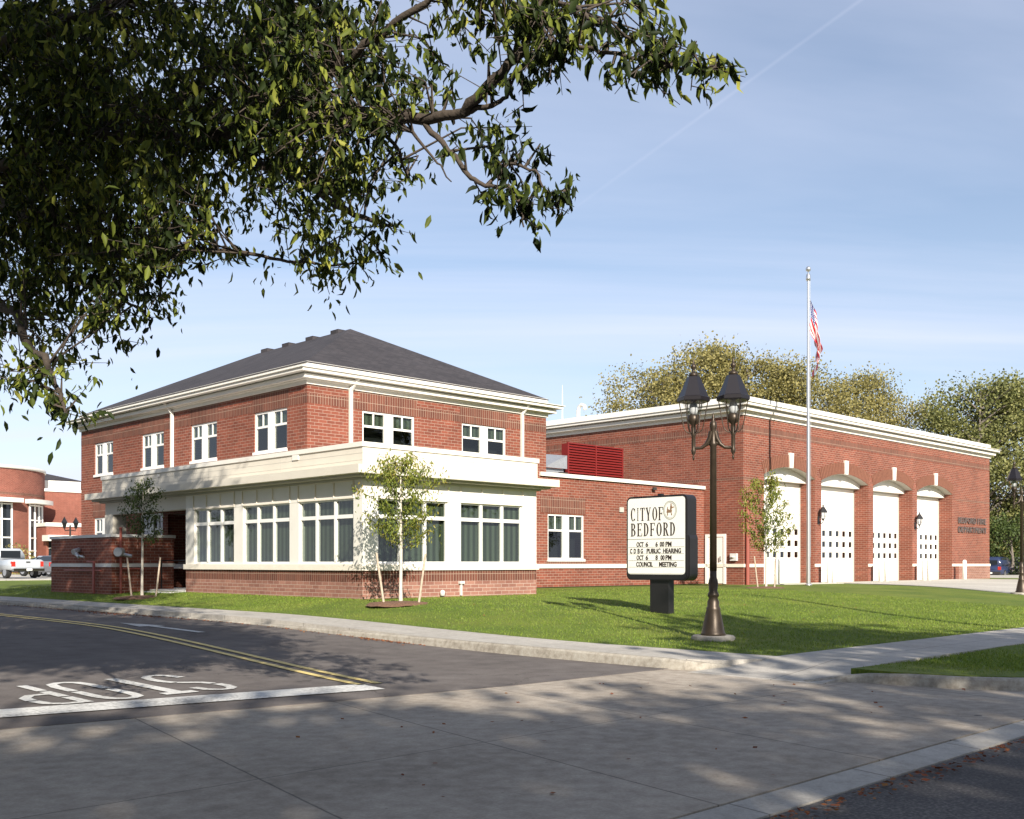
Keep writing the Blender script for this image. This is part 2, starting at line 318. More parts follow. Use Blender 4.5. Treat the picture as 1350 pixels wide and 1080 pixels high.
def leaf_mat(name, ramp, trans=.35, rough=.5, pos=None, spec=.35):
    m = bpy.data.materials.new(name); m.use_nodes = True; nt = m.node_tree; N = nt.nodes; L = nt.links; b = N['Principled BSDF']; o = N['Material Output']
    g = N.new('ShaderNodeNewGeometry'); cr = N.new('ShaderNodeValToRGB'); e = cr.color_ramp.elements
    n = len(ramp); rough = rough; e[0].color = (*ramp[0], 1); e[1].color = (*ramp[-1], 1)
    for i in range(1, n-1): x = e.new(pos[i] if pos else i/(n-1)); x.color = (*ramp[i], 1)
    tc = N.new('ShaderNodeTexCoord'); nz = N.new('ShaderNodeTexNoise'); nz.inputs['Scale'].default_value = .6; L.new(tc.outputs['Object'], nz.inputs['Vector'])
    ma = N.new('ShaderNodeMath'); ma.operation = 'MULTIPLY_ADD'; ma.inputs[1].default_value = .65; L.new(g.outputs['Random Per Island'], ma.inputs[0])
    mb = N.new('ShaderNodeMath'); mb.operation = 'MULTIPLY_ADD'; mb.inputs[1].default_value = 1.0; mb.inputs[2].default_value = -.33; L.new(nz.outputs[0], mb.inputs[0]); L.new(mb.outputs[0], ma.inputs[2])
    L.new(ma.outputs[0], cr.inputs[0]); L.new(cr.outputs[0], b.inputs['Base Color']); b.inputs['Roughness'].default_value = rough; b.inputs['Specular IOR Level'].default_value = spec
    tr = N.new('ShaderNodeBsdfTranslucent'); L.new(cr.outputs[0], tr.inputs[0]); mx = N.new('ShaderNodeMixShader'); mx.inputs[0].default_value = trans
    L.new(b.outputs[0], mx.inputs[1]); L.new(tr.outputs[0], mx.inputs[2]); L.new(mx.outputs[0], o.inputs[0]); return m
M['leaf_near'] = leaf_mat('leaf_near', [(.010,.017,.005), (.026,.040,.008), (.15,.18,.028), (.44,.41,.08)], .22, .55, [0, .42, .70, 1], .15)
M['leaf_yellow'] = leaf_mat('leaf_yellow', [(.08,.08,.025), (.20,.18,.06), (.31,.265,.09), (.40,.35,.14)], .3, .6)
M['leaf_green'] = leaf_mat('leaf_green', [(.06,.075,.02), (.14,.15,.045), (.24,.24,.08), (.33,.31,.12)], .3, .6)
M['leaf_sapling'] = leaf_mat('leaf_sapling', [(.06,.09,.015), (.14,.18,.025), (.26,.27,.045), (.32,.21,.06)], .3, .5)
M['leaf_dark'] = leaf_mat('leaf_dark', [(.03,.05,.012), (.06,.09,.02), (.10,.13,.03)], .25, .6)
M['grass'] = leaf_mat('grass_blade', [(.11,.18,.02), (.18,.26,.03), (.30,.33,.07)], .3, .6)
M['litter'] = leaf_mat('leaf_litter', [(.10,.03,.015), (.20,.06,.025), (.28,.13,.04)], .1, .8)
# ================================================================ ground
def clamp(x, a=0., b=1.): return max(a, min(b, x))
def smooth(t): t = clamp(t); return t*t*(3-2*t)
def zroad(v):
    if v < -19: return -.63
    return -.6+.18*smooth((v+11)/11)
def zedge(v): return zroad(max(v, -13))+.15
def zlawn(u, v):
    e = zedge(v)
    if u < -2.9: return e
    # the lawn climbs from both pavements to the level pad of the buildings
    f = smooth((u+2.9)/2.9)*smooth((v+14)/12.5)
    return e*(1-f) - .03*f
def grid_sheet(us, vs, zf, keep=None):
    mb = MB(); nu, nv = len(us), len(vs)
    mb.v = [(u, v, zf(u, v)) for v in vs for u in us]
    for j in range(nv-1):
        for i in range(nu-1):
            if keep and not keep((us[i]+us[i+1])/2, (vs[j]+vs[j+1])/2): continue
            mb.f.append((j*nu+i, j*nu+i+1, (j+1)*nu+i+1, (j+1)*nu+i)); mb.s.append(True)
    return mb
def frange(a, b, st):
    n = max(1, round((b-a)/st)); return [a+(b-a)*i/n for i in range(n+1)]
def skirt(mb, h=.3):
    cnt = {}
    for f in mb.f:
        for a, b in zip(f, f[1:]+f[:1]): k = (min(a, b), max(a, b)); cnt[k] = cnt.get(k, 0)+1
    ed = [(a, b) for f in mb.f for a, b in zip(f, f[1:]+f[:1]) if cnt[(min(a, b), max(a, b))] == 1]
    for a, b in ed:
        p, q = mb.v[a], mb.v[b]; i = len(mb.v); mb.v += [p, q, (q[0], q[1], q[2]-h), (p[0], p[1], p[2]-h)]; mb.f.append((i, i+3, i+2, i+1)); mb.s.append(False)
    return mb
def drape(poly, zf, off, cell=.8):
    """a flat polygon cut into small cells and laid on zf"""
    bm = bmesh.new(); vs = [bm.verts.new((x, y, 0)) for x, y in poly]; bm.faces.new(vs)
    xs = [p[0] for p in poly]; ys = [p[1] for p in poly]
    for ax, lo, hi in ((0, min(xs), max(xs)), (1, min(ys), max(ys))):
        k = lo+cell
        while k < hi:
            co = (k, 0, 0) if ax == 0 else (0, k, 0); no = (1,0,0) if ax == 0 else (0,1,0)
            bmesh.ops.bisect_plane(bm, geom=bm.verts[:]+bm.edges[:]+bm.faces[:], plane_co=co, plane_no=no); k += cell*(1 if k-lo < 40 else 4)
    mb = MB(); bm.normal_update(); bm.verts.index_update()
    flip = sum(f.normal.z for f in bm.faces) < 0
    mb.v = [(v.co.x, v.co.y, zf(v.co.x, v.co.y)+off) for v in bm.verts]
    for f in bm.faces:
        ids = [v.index for v in f.verts]; mb.f.append(tuple(ids[::-1] if flip else ids)); mb.s.append(True)
    bm.free(); return skirt(mb)
g = MB(); g.add([(-1500,-1500,-1.0),(1500,-1500,-1.0),(1500,1500,-1.0),(-1500,1500,-1.0)], [(0,1,2,3)]); struct('ground', g, M['soil'])
us = [-2.9]+frange(-2.4, 12, .6)+frange(13, 60, 1.5)[0:]+[80, 120, 200, 320]; vs = frange(-14, 6, .5)+frange(7, 30, 1.5)+[36, 50, 80, 130, 220, 340]
struct('lawn', skirt(grid_sheet(us, vs, zlawn)), M['lawn'])
# strip under the tree lawn by the main street, and its kerb line
TL = [(-3.85,-15.65),(-3.9,-16.3),(-3.72,-17.0),(-3.35,-17.55),(-2.8,-17.95),(-1.9,-18.2),(0,-18.28)]
poly = [(-3.85,-15.62)]+TL[1:]+[(120,-18.28),(120,-15.62)]
struct('verge', drape(poly, lambda u, v: -.47+.02*math.sin(u*1.3), 0, 1.0), M['lawn'])
def zwalk(u, v): return zedge(v)-.005 if u > -3.3 else zroad(v)+.14
poly = [(-4.26,-13.2),(-4.26,200),(-2.9,200),(-2.9,-14.0),(-2.9,-14.05),(-3.3,-14.0),(-4.0,-13.75)]
struct('pavement', drape(poly[:4]+[(-3.4,-14.0),(-4.0,-13.75)], zwalk, .0, .9), M['walk'])
def zramp(u, v): return -.6+.15*smooth((u+4.6)/1.8)
poly = [(-4.6,-15.62),(120,-15.62),(120,-14.0),(-3.4,-14.0),(-4.0,-13.75),(-4.6,-13.6)]
struct('street_pavement', drape(poly, zramp, .006, .8), M['walk'])
# side street, intersection slab, main street
seam = [(-16,-12.0),(-13.1,-12.2),(-9.35,-12.78),(-7.4,-13.03),(-4.4,-13.12)]
poly = seam+[(-4.27,-13.1),(-4.27,200),(-16,200)]
struct('side_street', drape(poly, lambda u, v: zroad(v)+.006, 0, 1.2), M['asphalt'])
poly = [(-30,-12.0)]+seam+[(-4.2,-13.4),(-4.0,-13.9),(-4.55,-14.0),(-4.55,-15.5),(-3.8,-15.7),(-3.72,-17.0),(-3.3,-17.6),(-1.9,-18.1),(120,-18.2),(120,-18.45),(-30,-18.45)]
struct('intersection_slab', drape(poly, lambda u, v: -.6, 0, 2), M['concrete'])
poly = [(-30,-18.47),(160,-18.47),(160,-18.76),(-30,-18.76)]
struct('gutter', drape(poly, lambda u, v: -.605-.03*clamp((-18.47-v)/.5), 0, 6), M['walk'])
poly = [(-60,-18.78),(200,-18.78),(200,-30),(-60,-30)]
struct('main_street', drape(poly, lambda u, v: -.628, 0, 8), M['asphalt_rough'])
def kerb(path, hs, name, w=.15):
    mb = MB(); vs = []
    for i, (u, v) in enumerate(path):
        p = Vector(path[max(i-1, 0)]); q = Vector(path[min(i+1, len(path)-1)]); t = (q-p).normalized(); n = Vector((-t.y, t.x))
        zb = zroad(v)-.05; zt = zroad(v)+hs[i]
        c = Vector((u, v))
        prof = [(-w/2-.02, zb), (-w/2+.01, zt-.03), (-w/2+.035, zt), (w/2, zt), (w/2, zb)]
        for d, z in prof: r = c-n*d; vs.append((r.x, r.y, z))
    k = 5; fs = []
    for i in range(len(path)-1):
        for j in range(k): fs.append((i*k+j, i*k+(j+1)%k, (i+1)*k+(j+1)%k, (i+1)*k+j))
    fs += [(0,1,2,3,4), tuple((len(path)-1)*k+j for j in (4,3,2,1,0))]
    mb.add(vs, fs); return struct(name, mb, M['kerb'])
pth = [(-4.33, v) for v in frange(200, 20, 20)+frange(18, -12.6, 1.2)]+[(-4.33,-13.0),(-4.27,-13.35),(-4.1,-13.65),(-3.85,-13.85),(-3.5,-14.0)]
kerb(pth[::-1], [.02,.06,.10,.13,.15]+[.15]*(len(pth)-5), 'kerb')
pth = [(-4.5,-15.35),(-4.1,-15.6),(-3.95,-15.9),(-3.88,-16.4),(-3.8,-16.9),(-3.5,-17.5),(-3.0,-17.95),(-2.2,-18.25),(-1,-18.36)]+[(x,-18.37) for x in frange(0, 120, 10)]
kerb(pth[::-1], ([.02,.07,.11]+[.14]*(len(pth)-3))[::-1], 'street_kerb')
# driveway in front of the fire station
poly = [(24.4,3.26),(24.4,2.3),(28.8,1.7),(23.4,-8.1),(22.3,-14.0),(43,-14.0),(40.8,-3),(46.3,.4),(46.3,3.26)]
struct('driveway', drape(poly, zlawn, .022, .9), M['apron'])
struct('parking_lot', drape([(-2.8,38),(60,38),(60,74),(-2.8,74)], zlawn, .03, 6), M['apron'])
struct('rear_parking', drape([(53,-13),(130,-13),(130,60),(53,60)], zlawn, .03, 8), M['apron'])
# ---- painted markings
def ribbon(mb, pts, w, zf, off=.011, z=None):
    n = len(pts); vs = []
    for i in range(n):
        p = Vector(pts[max(i-1,0)]); q = Vector(pts[min(i+1,n-1)]); t = (q-p).normalized(); m = Vector((-t.y, t.x))*w/2; c = Vector(pts[i])
        for s_ in (-1, 1): r = c+m*s_; vs.append((r.x, r.y, zf(r.x, r.y)+off))
    mb.add(vs, [(2*i, 2*i+2, 2*i+3, 2*i+1) for i in range(n-1)])
zr = lambda u, v: zroad(v)+.006
mb = MB(); c = [(-7.0,60),(-6.9,20),(-6.85,8),(-7.0,1.3),(-7.35,-3),(-7.9,-7.5),(-8.62,-11.75)]
def spl(pts, k=8):
    out = []
    for i in range(len(pts)-1):
        p0, p1, p2, p3 = (Vector(pts[max(0, min(len(pts)-1, j))]) for j in (i-1, i, i+1, i+2))
        for t in range(k):
            t /= k; out.append(tuple(.5*((2*p1)+(-p0+p2)*t+(2*p0-5*p1+4*p2-p3)*t*t+(-p0+3*p1-3*p2+p3)*t**3)))
    return out+[tuple(pts[-1])]
cs = spl(c); ribbon(mb, [(x-.13, y) for x, y in cs], .11, zr); ribbon(mb, [(x+.13, y) for x, y in cs], .11, zr); struct('centre_line', mb, M['yellow'])
mb = MB(); a = Vector((-14.5,-10.9)); b = Vector((-8.75,-11.98)); ribbon(mb, [tuple(a.lerp(b, t/12)) for t in range(13)], .62, zr); struct('stop_bar', mb, M['paint'])
mb = MB()
def stroke(cu, pts, w=.15, sx=.40, vtop=-10.98, vbot=-9.05):
    # letter box: x 0..1 -> u decreasing, y 0..1 (bottom..top) -> v from vbot to vtop
    P = [(cu+sx/2-x*sx, vbot+(vtop-vbot)*y) for x, y in pts]
    ribbon(mb, P, w, zr)
def strokev(cu, pts, w=.15): stroke(cu, pts, w)
oct_ = [(0,.2),(.12,.06),(.35,0),(.65,0),(.88,.06),(1,.2),(1,.8),(.88,.94),(.65,1),(.35,1),(.12,.94),(0,.8)]
# S: stencil strokes
stroke(-10.15, [(0,.22),(.1,.08),(.38,.01),(.62,.01),(.9,.09),(1,.22),(.97,.36),(.8,.46)], .125)
stroke(-10.15, [(.75,.47),(.2,.56),(.03,.66)], .125); stroke(-10.15, [(0,.7),(0,.82),(.12,.93),(.38,.99),(.65,.99),(.92,.92),(1,.78)], .125)
stroke(-10.70, [(.5,0),(.5,.93)], .16); stroke(-10.70, [(0,.95),(1,.95)], .2)
stroke(-11.33, [(0,.45),(0,.2),(.12,.06),(.4,.01),(.6,.01),(.88,.06),(1,.2),(1,.46)], .125); stroke(-11.33, [(1,.5),(1,.8),(.88,.94),(.6,.99),(.4,.99),(.12,.94),(0,.8),(0,.5)], .125)
stroke(-11.99, [(0,0),(0,.33)], .125); stroke(-11.99, [(0,.37),(0,.66)], .125); stroke(-11.99, [(0,.7),(0,1)], .125)
stroke(-11.99, [(.1,.97),(.6,.97),(.9,.9),(1,.76)], .125); stroke(-11.99, [(1,.73),(.95,.6),(.65,.5),(.14,.49)], .125)
struct('stop_lettering', mb, M['paint'])
mb = MB(); ribbon(mb, [(-6.33,-3.3),(-6.33,-1.2)], .16, zr); mb.add([(x, y, zr(x, y)+.011) for x, y in ((-6.05,-1.2),(-6.33,.35),(-6.62,-1.2))], [(0,1,2)]); struct('lane_arrow', mb, M['paint'])
# ================================================================ buildings
def bx(mb, ax, c, a0, a1, z0, z1, d0, d1):
    """box on a facade: ax 'R' faces -v, 'L' faces -u; depth d is measured into the wall"""
    if ax == 'R': mb.box(a0, a1, c+d0, c+d1, z0, z1)
    else: mb.box(c+d0, c+d1, a0, a1, z0, z1)
def facade(mb, ax, c, a0, a1, z0, z1, holes=(), depth=.14):
    xs = sorted({a0, a1, *[h[0] for h in holes], *[h[1] for h in holes]}); zs = sorted({z0, z1, *[h[2] for h in holes], *[h[3] for h in holes]})
    P = (lambda a, z, d=0: (a, c+d, z)) if ax == 'R' else (lambda a, z, d=0: (c+d, a, z))
    for i in range(len(xs)-1):
        for j in range(len(zs)-1):
            xm, zm = (xs[i]+xs[i+1])/2, (zs[j]+zs[j+1])/2
            if any(h[0] < xm < h[1] and h[2] < zm < h[3] for h in holes): continue
            q = [P(xs[i], zs[j]), P(xs[i+1], zs[j]), P(xs[i+1], zs[j+1]), P(xs[i], zs[j+1])]
            mb.add(q if ax == 'R' else q[::-1], [(0,1,2,3)])
    for h in holes:
        c4 = [(h[0],h[2]),(h[1],h[2]),(h[1],h[3]),(h[0],h[3])]
        for i in range(4):
            p, q = c4[i], c4[(i+1)%4]; mb.add([P(*p), P(*q), P(*q, depth), P(*p, depth)], [(0,1,2,3)])
def plainwall(mb, pts, z0, z1):
    for p, q in zip(pts[:-1], pts[1:]): mb.add([(*p, z0), (*q, z0), (*q, z1), (*p, z1)], [(0,1,2,3)])
def window_pair(t, ax, c, a0, a1, z0, z1, blinds='top', top=.36):
    f = MB(); fw = .07; W_ = a1-a0; m = W_*.165; z0b = z0+.07
    bx(f, ax, c, a0-.02, a1+.02, z0-.02, z0b, -.05, .13)                      # sill
    bx(f, ax, c, a0, a0+fw, z0b, z1, .04, .12); bx(f, ax, c, a1-fw, a1, z0b, z1, .04, .12); bx(f, ax, c, a0+fw, a1-fw, z1-fw, z1, .042, .12)
    mid = (a0+a1)/2; bx(f, ax, c, mid-m/2, mid+m/2, z0b, z1-fw, .015, .12)
    zt = z1-top*(z1-z0)
    for s0, s1 in ((a0+fw, mid-m/2), (mid+m/2, a1-fw)):
        bx(f, ax, c, s0, s1, zt-.035, zt+.035, .052, .115); bx(f, ax, c, s0, s1, z0b, z0b+.045, .055, .115)
        bx(f, ax, c, (s0+s1)/2-.025, (s0+s1)/2+.025, zt+.035, z1-fw, .06, .115)
    fo = t.part('window', f, M['frame'])
    p = MB(); bx(p, ax, c, a0+fw, a1-fw, z0b, z1-fw, .083, .089); t.part('pane', p, M['glass'], fo)
    b = MB(); zb = zt if blinds == 'top' else z0b
    if blinds: bx(b, ax, c, a0+.02, a1-.02, zb, z1, .15, .16); t.part('blind', b, M['blind'], fo)
    r = MB(); bx(r, ax, c, a0, a1, z0, z1, .5, .52); t.part('dark_backing', r, M['room_dark'], fo)  # black sheet behind the glass in place of the room's shade
    return fo
def window_lights(t, ax, c, a0, a1, mul, z0, zb, z1, ztop=None):
    """three tall lights with transoms, between white piers"""
    f = MB(); fw = .045
    bx(f, ax, c, a0, a0+fw, z0, z1, .05, .13); bx(f, ax, c, a1-fw, a1, z0, z1, .05, .13); bx(f, ax, c, a0+fw, a1-fw, z1-.05, z1, .052, .13); bx(f, ax, c, a0+fw, a1-fw, z0, z0+.05, .052, .13)
    xs = [a0+fw]+list(mul)+[a1-fw]
    for m in mul: bx(f, ax, c, m-.045, m+.045, z0+.05, z1-.05, .03, .132)
    for i in range(len(xs)-1): bx(f, ax, c, xs[i]+(.045 if i else 0), xs[i+1]-(.045 if i < len(xs)-2 else 0), zb-.05, zb+.05, .04, .128)
    fo = t.part('window', f, M['frame'])
    p = MB(); bx(p, ax, c, a0+fw, a1-fw, z0+.05, z1-.05, .083, .089); t.part('pane', p, M['glass'], fo)
    b = MB(); bx(b, ax, c, a0, a1, z0, z1-.0, .20, .212); t.part('blind', b, M['blind'], fo)
    return fo
class Strips:
    def __init__(s, t): s.t = t
def strip(mb, ax, c, a0, a1, z0, z1, pr=.004):
    m = MB(); bx(m, ax, c, a0, a1, z0, z1, -pr, .02); mb.t.part('soldier_course', m, M['soldier'])
# ---------------------------------------------------------------- two-storey municipal building
U0, V0, U1, V1 = 1.86, 5.335, 12.56, 22.2
B = T('municipal_building', 'two-storey red brick municipal building with dark hipped roof and glazed white bay', 'building', (U0+U1)/2, (V0+V1)/2, 0)
wr = [(3.96,6.13,4.47,5.84),(8.27,10.43,4.47,5.84)]
wl = [(6.46,8.43,4.47,5.84),(10.86,12.70,4.47,5.84),(14.77,16.57,4.47,5.84),(19.12,20.87,4.47,5.84)]
gl = [(19.1,20.92,1.0,2.78),(14.85,16.7,1.0,2.78)]
w = MB()
EN = (9.75, 14.45, .02, 2.7)
facade(w, 'R', V0, U0, U1, 0, 6.44, wr); facade(w, 'L', U0, V0, V1, 0, 6.44, wl+gl+[EN])
for q_ in range(1): pass
plainwall(w, [(U1,V0),(U1,V1),(U0,V1)], 0, 6.44)
B.part('brick_wall', w, M['brick'])
ED = 3.2
w = MB(); w.box(U0+ED, U0+ED+.1, EN[0], EN[1], 0, EN[3]); w.box(U0+.02, U0+ED, EN[0]-.1, EN[0], 0, EN[3]); w.box(U0+.02, U0+ED, EN[1], EN[1]+.1, 0, EN[3]); B.part('entrance_wall', w, M['brick'])
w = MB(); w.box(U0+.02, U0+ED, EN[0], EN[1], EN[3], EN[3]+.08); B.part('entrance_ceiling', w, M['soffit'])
w = MB(); w.box(U0+ED-.06, U0+ED-.001, 10.9, 13.2, 0, 2.3); dd_ = B.part('entrance_door', w, M['dark']); w = MB(); w.box(U0+ED-.07, U0+ED-.061, 11.0, 12.0, .1, 2.2); w.box(U0+ED-.07, U0+ED-.061, 12.1, 13.1, .1, 2.2); B.part('pane', w, M['carglass'], dd_)
s_ = Strips(B)
for ax, c, a0, a1, ws in (('R', V0, U0, U1, wr), ('L', U0, V0, V1, wl)):
    ws = sorted(ws); cur = a0-(.004 if ax == 'R' else 0)
    for h in ws:
        strip(s_, ax, c, cur, h[0]-.1, 5.865, 6.17); strip(s_, ax, c, h[0]-.1, h[1]+.1, 5.845, 6.435, .006); cur = h[1]+.1
    strip(s_, ax, c, cur, a1, 5.865, 6.17)
for h in gl: strip(s_, 'L', U0, h[0]-.1, h[1]+.1, 2.82, 3.43, .006)
for h in wr: window_pair(B, 'R', V0, *h)
for h in wl: window_pair(B, 'L', U0, *h, blinds='top')
for h in gl: window_pair(B, 'L', U0, *h, blinds='top', top=.33)
def cornice(t, u0, u1, v0, v1, z, k=1.0, name='cornice'):
    c = MB()
    def lay(o, a, b): c.box(u0-o, u1+o, v0-o, v1+o, z+a*k, z+b*k)
    lay(.06, 0, .12); lay(.16, .12, .15); lay(.28, .15, .27); lay(.20, .27, .32); lay(.46, .32, .42); lay(.52, .42, .44); lay(.05, .44, .70)
    return t.part(name, c, M['trim'])
cornice(B, U0, U1, V0, V1, 6.44)
r = MB(); e = .07; um = (U0+U1)/2; hw = um-U0+e; z0 = 7.12; zr_ = 9.78
q = [(U0-e,V0-e,z0),(U1+e,V0-e,z0),(U1+e,V1+e,z0),(U0-e,V1+e,z0),(um,V0-e+hw*.96,zr_),(um,V1+e-hw*.96,zr_)]
r.add(q, [(0,1,4),(1,2,5,4),(2,3,5),(3,0,4,5)]); r.add([(x,y,z-.03) for x,y,z in q[:4]]+q[:4], [(0,1,5,4),(1,2,6,5),(2,3,7,6),(3,0,4,7),(3,2,1,0)])
ro = B.part('roof', r, M['shingle'])
for i, y in enumerate((11.2, 12.9, 14.6, 16.2)):
    vb = MB(); vb.box(um-.22, um+.22, y-.25, y+.25, zr_-.12, zr_+.045); B.part('roof_vent', vb, M['shingle'], ro)
for ax, c, a in (('R', V0, 3.45), ('R', V0, 11.2), ('L', U0, 13.98)):
    d = MB(); P = (lambda a, dd, z: (a, c-dd, z)) if ax == 'R' else (lambda a, dd, z: (c-dd, a, z))
    sg = 1
    d.bar(P(a+.12, .40, 6.92), P(a+.12, .40, 6.78), .11, .11); d.bar(P(a+.12, .36, 6.84), P(a, .09, 6.42), .10, .10); d.bar(P(a, .075, 6.50), P(a, .075, 4.02), .10, .10)
    B.part('downpipe', d, M['trim'])
# the bay
BU, BV = 6.50, 9.50
hb = [(.5,2.93),(3.43,5.89)]; hl = [(.40,2.96),(3.43,5.95),(6.48,8.95)]
w = MB(); facade(w, 'R', 0, 0, BU, .86, 3.20, [(a,b,.90,2.62) for a, b in hb], .22); facade(w, 'L', 0, 0, BV, .86, 3.20, [(a,b,.90,2.62) for a, b in hl], .22)
plainwall(w, [(BU,0),(BU,V0)], .86, 3.2); plainwall(w, [(U0,BV),(0,BV)], .86, 3.2)
bs = B.part('bay_surround', w, M['trim'])
bt = MB()
ml = [(1.27,2.14),(4.30,5.16),(7.29,8.14)]; mr_ = [(1.265,2.135),(4.245,5.085)]
for ax, hh, mm in (('R', hb, mr_), ('L', hl, ml)):
    for (a, b), ms in zip(hh, mm):
        for x in (a-.02, *ms, b+.02): bx(bt, ax, 0, x-.014, x+.014, 2.66, 3.06, -.03, 0.01)
        bx(bt, ax, 0, a-.03, b+.03, 2.615, 2.655, -.022, .01); bx(bt, ax, 0, a-.03, b+.03, 3.06, 3.10, -.022, .01)
B.part('batten', bt, M['band'], bs)
for ax, hh in (('R', hb), ('L', hl)):
    ed = [0]+[x for h in hh for x in h]+[BU if ax == 'R' else BV]
    for i in range(0, len(ed), 2): dg = MB(); bx(dg, ax, 0, ed[i]+.03, ed[i+1]-.03, 2.600, 2.608, -.003, .01); B.part('panel_joint', dg, M['soffit'], bs)
for h, m in zip(hb, mr_): window_lights(B, 'R', 0, *h, m, .90, 2.15, 2.62)
for h, m in zip(hl, ml): window_lights(B, 'L', 0, *h, m, .90, 2.15, 2.62)
w = MB(); w.box(-.06, BU+.06, -.06, 0.02, .715, .875); w.box(-.06, 0.02, 0.02, BV+.06, .715, .875); w.box(U0, U1, V0-.05, V0, .72, .88); w.box(U0-.05, U0, BV, V1, .72, .88); B.part('stone_sill', w, M['band'])
w = MB(); plainwall(w, [(0,0),(BU,0),(BU,V0)], .405, .715); plainwall(w, [(0,BV),(0,0)], .405, .715); plainwall(w, [(U0,BV),(0,BV)], .405, .715); B.part('bay_soldier_course', w, M['soldier'])
w = MB(); plainwall(w, [(0,0),(BU,0),(BU,V0)], -.5, .405); plainwall(w, [(0,BV),(0,0)], -.5, .405); plainwall(w, [(U0,BV),(0,BV)], -.5, .405); B.part('bay_plinth', w, M['pale_brick'])
# canopy
PV = 15.85
w = MB(); w.box(0, BU+.05, 0, V0-.02, 3.43, 3.95); w.box(0, U0-.02, V0-.02, PV, 3.43, 3.95); cp = B.part('canopy', w, M['panel'], label='pale stone clad canopy above the glazed bay')
def one(nm, mt_, pr_, *a):
    q_ = MB(); bx(q_, *a); B.part(nm, q_, mt_, pr_)
for z in (3.60, 3.78): one('cladding_joint', M['soffit'], cp, 'R', 0, 0, BU+.05, z-.005, z+.005, -.003, .01); one('cladding_joint', M['soffit'], cp, 'L', 0, 0, PV, z-.005, z+.005, -.003, .01)
one('cladding_joint', M['soffit'], cp, 'R', 0, 3.9, 3.91, 3.42, 3.95, -.002, .01)
for y in (3.9, 8.0, 12.0): one('cladding_joint', M['soffit'], cp, 'L', 0, y, y+.01, 3.42, 3.95, -.002, .01)
w = MB(); w.box(-.04, BU+.09, -.04, V0-.02, 3.95, 4.075); w.box(-.04, U0-.02, V0-.02, PV+.04, 3.95, 4.075); B.part('canopy_cap', w, M['trim'], cp)
w = MB(); lp = .5
def slab(z0, z1, o): w.box(-o, BU+.05+o*.9, -o, V0-.02, z0, z1); w.box(-o, U0-.02, V0-.02, PV+o*.7, z0, z1)
slab(3.215, 3.43, lp); B.part('canopy_lip', w, M['panel'], cp)
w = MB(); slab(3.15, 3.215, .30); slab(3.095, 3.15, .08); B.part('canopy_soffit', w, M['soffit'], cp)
for y0_, y1_, z0_, z1_ in ((11.3, 11.42, 3.82, 3.9), (2.95, 3.25, 3.80, 3.945)): w = MB(); w.box(-.035, .01, y0_, y1_, z0_, z1_); B.part('overflow_scupper', w, M['trim'], cp)
w = MB(); w.box(.02, .34, BV, 15.62, 2.66, 3.095); w.box(.0, .5, 14.95, 15.62, 0, 2.66); B.part('porch_beam', w, M['panel'])
w = MB(); w.box(-.02, U0, BV, 15.6, -.1, .03); w.box(-.55, -.02, BV+.1, 11.6, -.1, -.03); B.part('porch_step', w, M['stone'])
w = MB(); w.box(.25, .31, BV+.2, BV+1.0, .9, .95); w.tube([(.3,10.0,.05),(.3,10.0,1.0),(.3,11.8,1.0),(.3,11.8,.05)], .025); B.part('handrail', w, M['black'])
w = MB(); w.lathe([(.0,0),(.07,0),(.07,.12),(.04,.16),(.0,.16)], 2.7, -.05, 12, z=.0); B.part('drain_stub', w, M['plastic']); w = MB(); w.box(3.38, 3.44, -.05, 0, .0, .36); w.box(3.33, 3.5, -.09, 0, .33, .40); B.part('wall_hydrant', w, M['plastic'])
# ---------------------------------------------------------------- link wing
Wg = T('link_wing', 'low flat-roofed red brick wing between the two-storey building and the fire station', 'building', 17.7, 7, 0)
ww = [(12.19+.38,14.74,1.0,2.80)]
ww = [(12.66,14.74,1.0,2.80)]
w = MB(); facade(w, 'R', V0+.002, U1, 22.86, 0, 4.22, ww); Wg.part('brick_wall', w, M['brick'])
w = MB(); plainwall(w, [(U1,V0+.3),(22.86,V0+.3),(22.86,16),(U1,16)], 3.7, 3.72); w.add([(U1,V0+.1,3.9),(22.8,V0+.1,3.9),(22.8,16,3.9),(U1,16,3.9)], [(0,1,2,3)]); Wg.part('roof', w, M['soffit'])
w = MB(); w.box(12.2, 22.84, V0-.09, V0+.30, 4.215, 4.36); Wg.part('coping', w, M['trim'])
w = MB(); w.box(U1, 22.84, V0-.05, V0+.02, .72, .88); w.box(12.58, 14.82, V0-.03, V0+.01, .985, 1.0); Wg.part('stone_band', w, M['band'])
w = Strips(Wg); strip(w, 'R', V0, 12.24, 14.82, 2.84, 3.45, .008); strip(w, 'R', V0, 12.58, 14.82, .885, .985, .008)
window_pair(Wg, 'R', V0+.002, *ww[0], top=.35)
w = MB(); w.box(16.9, 17.15, V0-.05, V0, 3.0, 3.2); Wg.part('wall_vent', w, M['soffit'])
w = MB(); w.box(19.0, 19.2, V0-.16, V0-.09, 4.0, 4.12); Wg.part('roof_drain', w, M['dark'])
